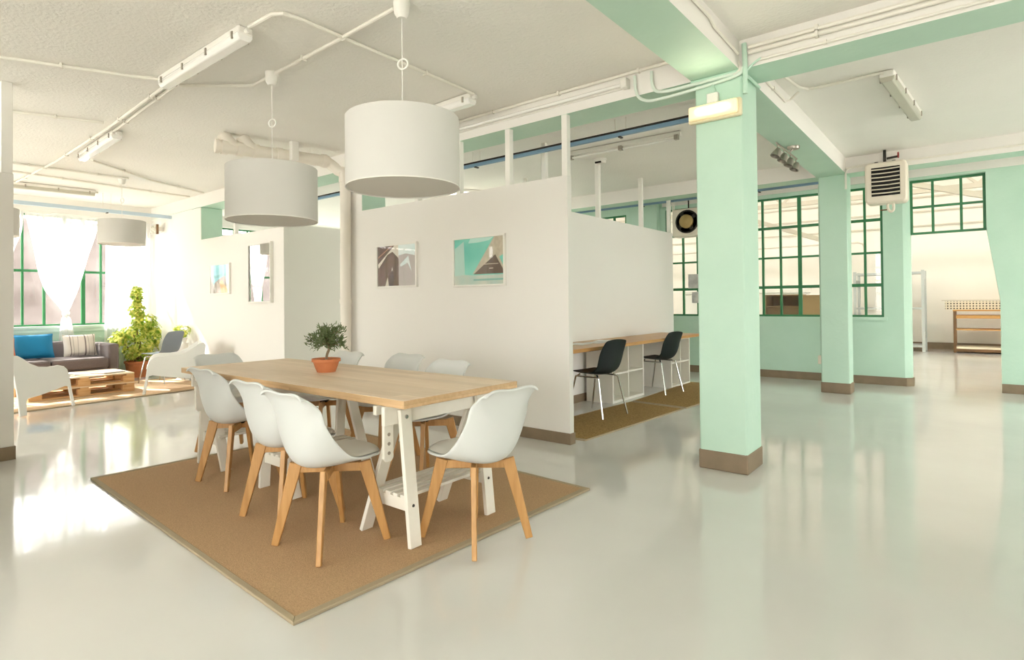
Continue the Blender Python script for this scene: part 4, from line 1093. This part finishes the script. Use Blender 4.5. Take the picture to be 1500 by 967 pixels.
random.seed(11)

# curtains
def curtain(name, rows, x, amp, label, n=60, ruff=9, mt='curtain'):
    """rows: (z, y0, y1) from top to bottom; ruffles along y, pleats squeezed where the row is narrow"""
    e = empty(name, (x, (rows[0][1]+rows[0][2])/2, rows[0][0]), label=label, cat='curtain', group='white sheer curtains')
    R = smoothpts([Vector(r) for r in rows], 5); P = []
    for k, r in enumerate(R):
        row = []; w = r[2]-r[1]
        for i in range(n+1):
            u = i/n
            a = amp*(1+.5*math.sin(u*13+1))
            row.append(Vector((x + a*math.sin(u*2*PI*ruff + .5*math.sin(k*.3)) + .5*a*math.sin(u*2*PI*ruff*2.3+1), r[1]+w*u, r[0])))
        P.append(row)
    o = MB().grid(P).build('cloth', M[mt], e, smooth=True, angle=180)
    return e
cx_ = XW+.13
cu = curtain('sheer_curtain', [(2.70,2.30,3.33),(2.4,2.36,3.26),(2.1,2.42,3.17),(1.8,2.47,3.10),(1.5,2.55,3.02),(1.32,2.66,2.95),(1.15,2.78,2.89),(1.07,2.80,2.88),(.98,2.77,2.92),(.70,2.74,2.96),(.5,2.72,2.97)], cx_, .022, 'white sheer curtain gathered in a knot in front of the lounge window')
MB().lathe([(0,-.06),(.045,-.045),(.06,0),(.045,.045),(0,.06)], 16, (cx_,2.84,1.11)).build('knot', M['curtain'], cu, smooth=True)
curtain('sheer_curtain', [(2.72,1.75,2.30),(2.4,1.78,2.27),(2.1,1.80,2.18),(1.8,1.85,2.13),(1.5,1.9,2.08),(1.1,1.95,2.03),(.9,1.93,2.05),(.6,1.9,2.08)], cx_, .02, 'white sheer curtain cut off by the entrance partition')
curtain('sheer_curtain', [(2.70,3.40,4.14),(2.2,3.40,4.14),(1.6,3.40,4.14),(1.0,3.39,4.14),(.5,3.38,4.14),(.1,3.37,4.14)], cx_, .02, 'white sheer curtain hanging straight behind the leafy shrub', ruff=11)
e = empty('curtain_rod', (cx_,2.9,2.73), label='thin curtain wire above the lounge windows', cat='curtain rod')
MB().tube([(cx_,1.5,2.735),(cx_,4.16,2.735)], .008, 8).build('rod', M['white'], e, smooth=True)

# ------------------------------------------------------------------ outdoors
S(MB().box(-60, 60, -60, 60, -.35, -.12).build('ground_outside', M['ground']))
o = MB().box(-17.2,-17.0,-14,22,-.12,3.3).build('wall_outside', M['ext']); S(o)

# ------------------------------------------------------------------ light
W = bpy.data.worlds.new('sky'); SC.world = W; W.use_nodes = True
bg = W.node_tree.nodes['Background']; bg.inputs['Color'].default_value = (1.0,.985,.955,1); bg.inputs['Strength'].default_value = 5.5
sun = bpy.data.lights.new('sun', 'SUN'); sun.energy = 11; sun.angle = math.radians(1.2); sun.color = (1,.955,.89)
so = bpy.data.objects.new('sun', sun); COL.objects.link(so)
so.rotation_euler = Vector((1,.42,-.88)).to_track_quat('-Z','Y').to_euler()
portal('X', 0, 0, 0, 0, 0, 1) if False else None
opal = sheer('opal_skylight', (.95,.94,.92), .0, .95)
for k, (a, b) in enumerate(((11.8,12.5),(14.6,15.3))):
    S(MB().box(XW-.2, 6.2, a, b, 5.22, 5.24).build('window_%d' % (nwin[0]+1+k), opal))

SC.view_settings.view_transform = 'Standard'; SC.view_settings.look = 'None'
SC.view_settings.exposure = 0.78; SC.view_settings.gamma = 1; SC.view_settings.use_curve_mapping = False
SC.cycles.use_denoising = True
SC.cycles.max_bounces = 12; SC.cycles.diffuse_bounces = 7; SC.cycles.glossy_bounces = 4; SC.cycles.transparent_max_bounces = 12
SC.cycles.sample_clamp_indirect = 6; SC.cycles.caustics_reflective = False; SC.cycles.caustics_refractive = False
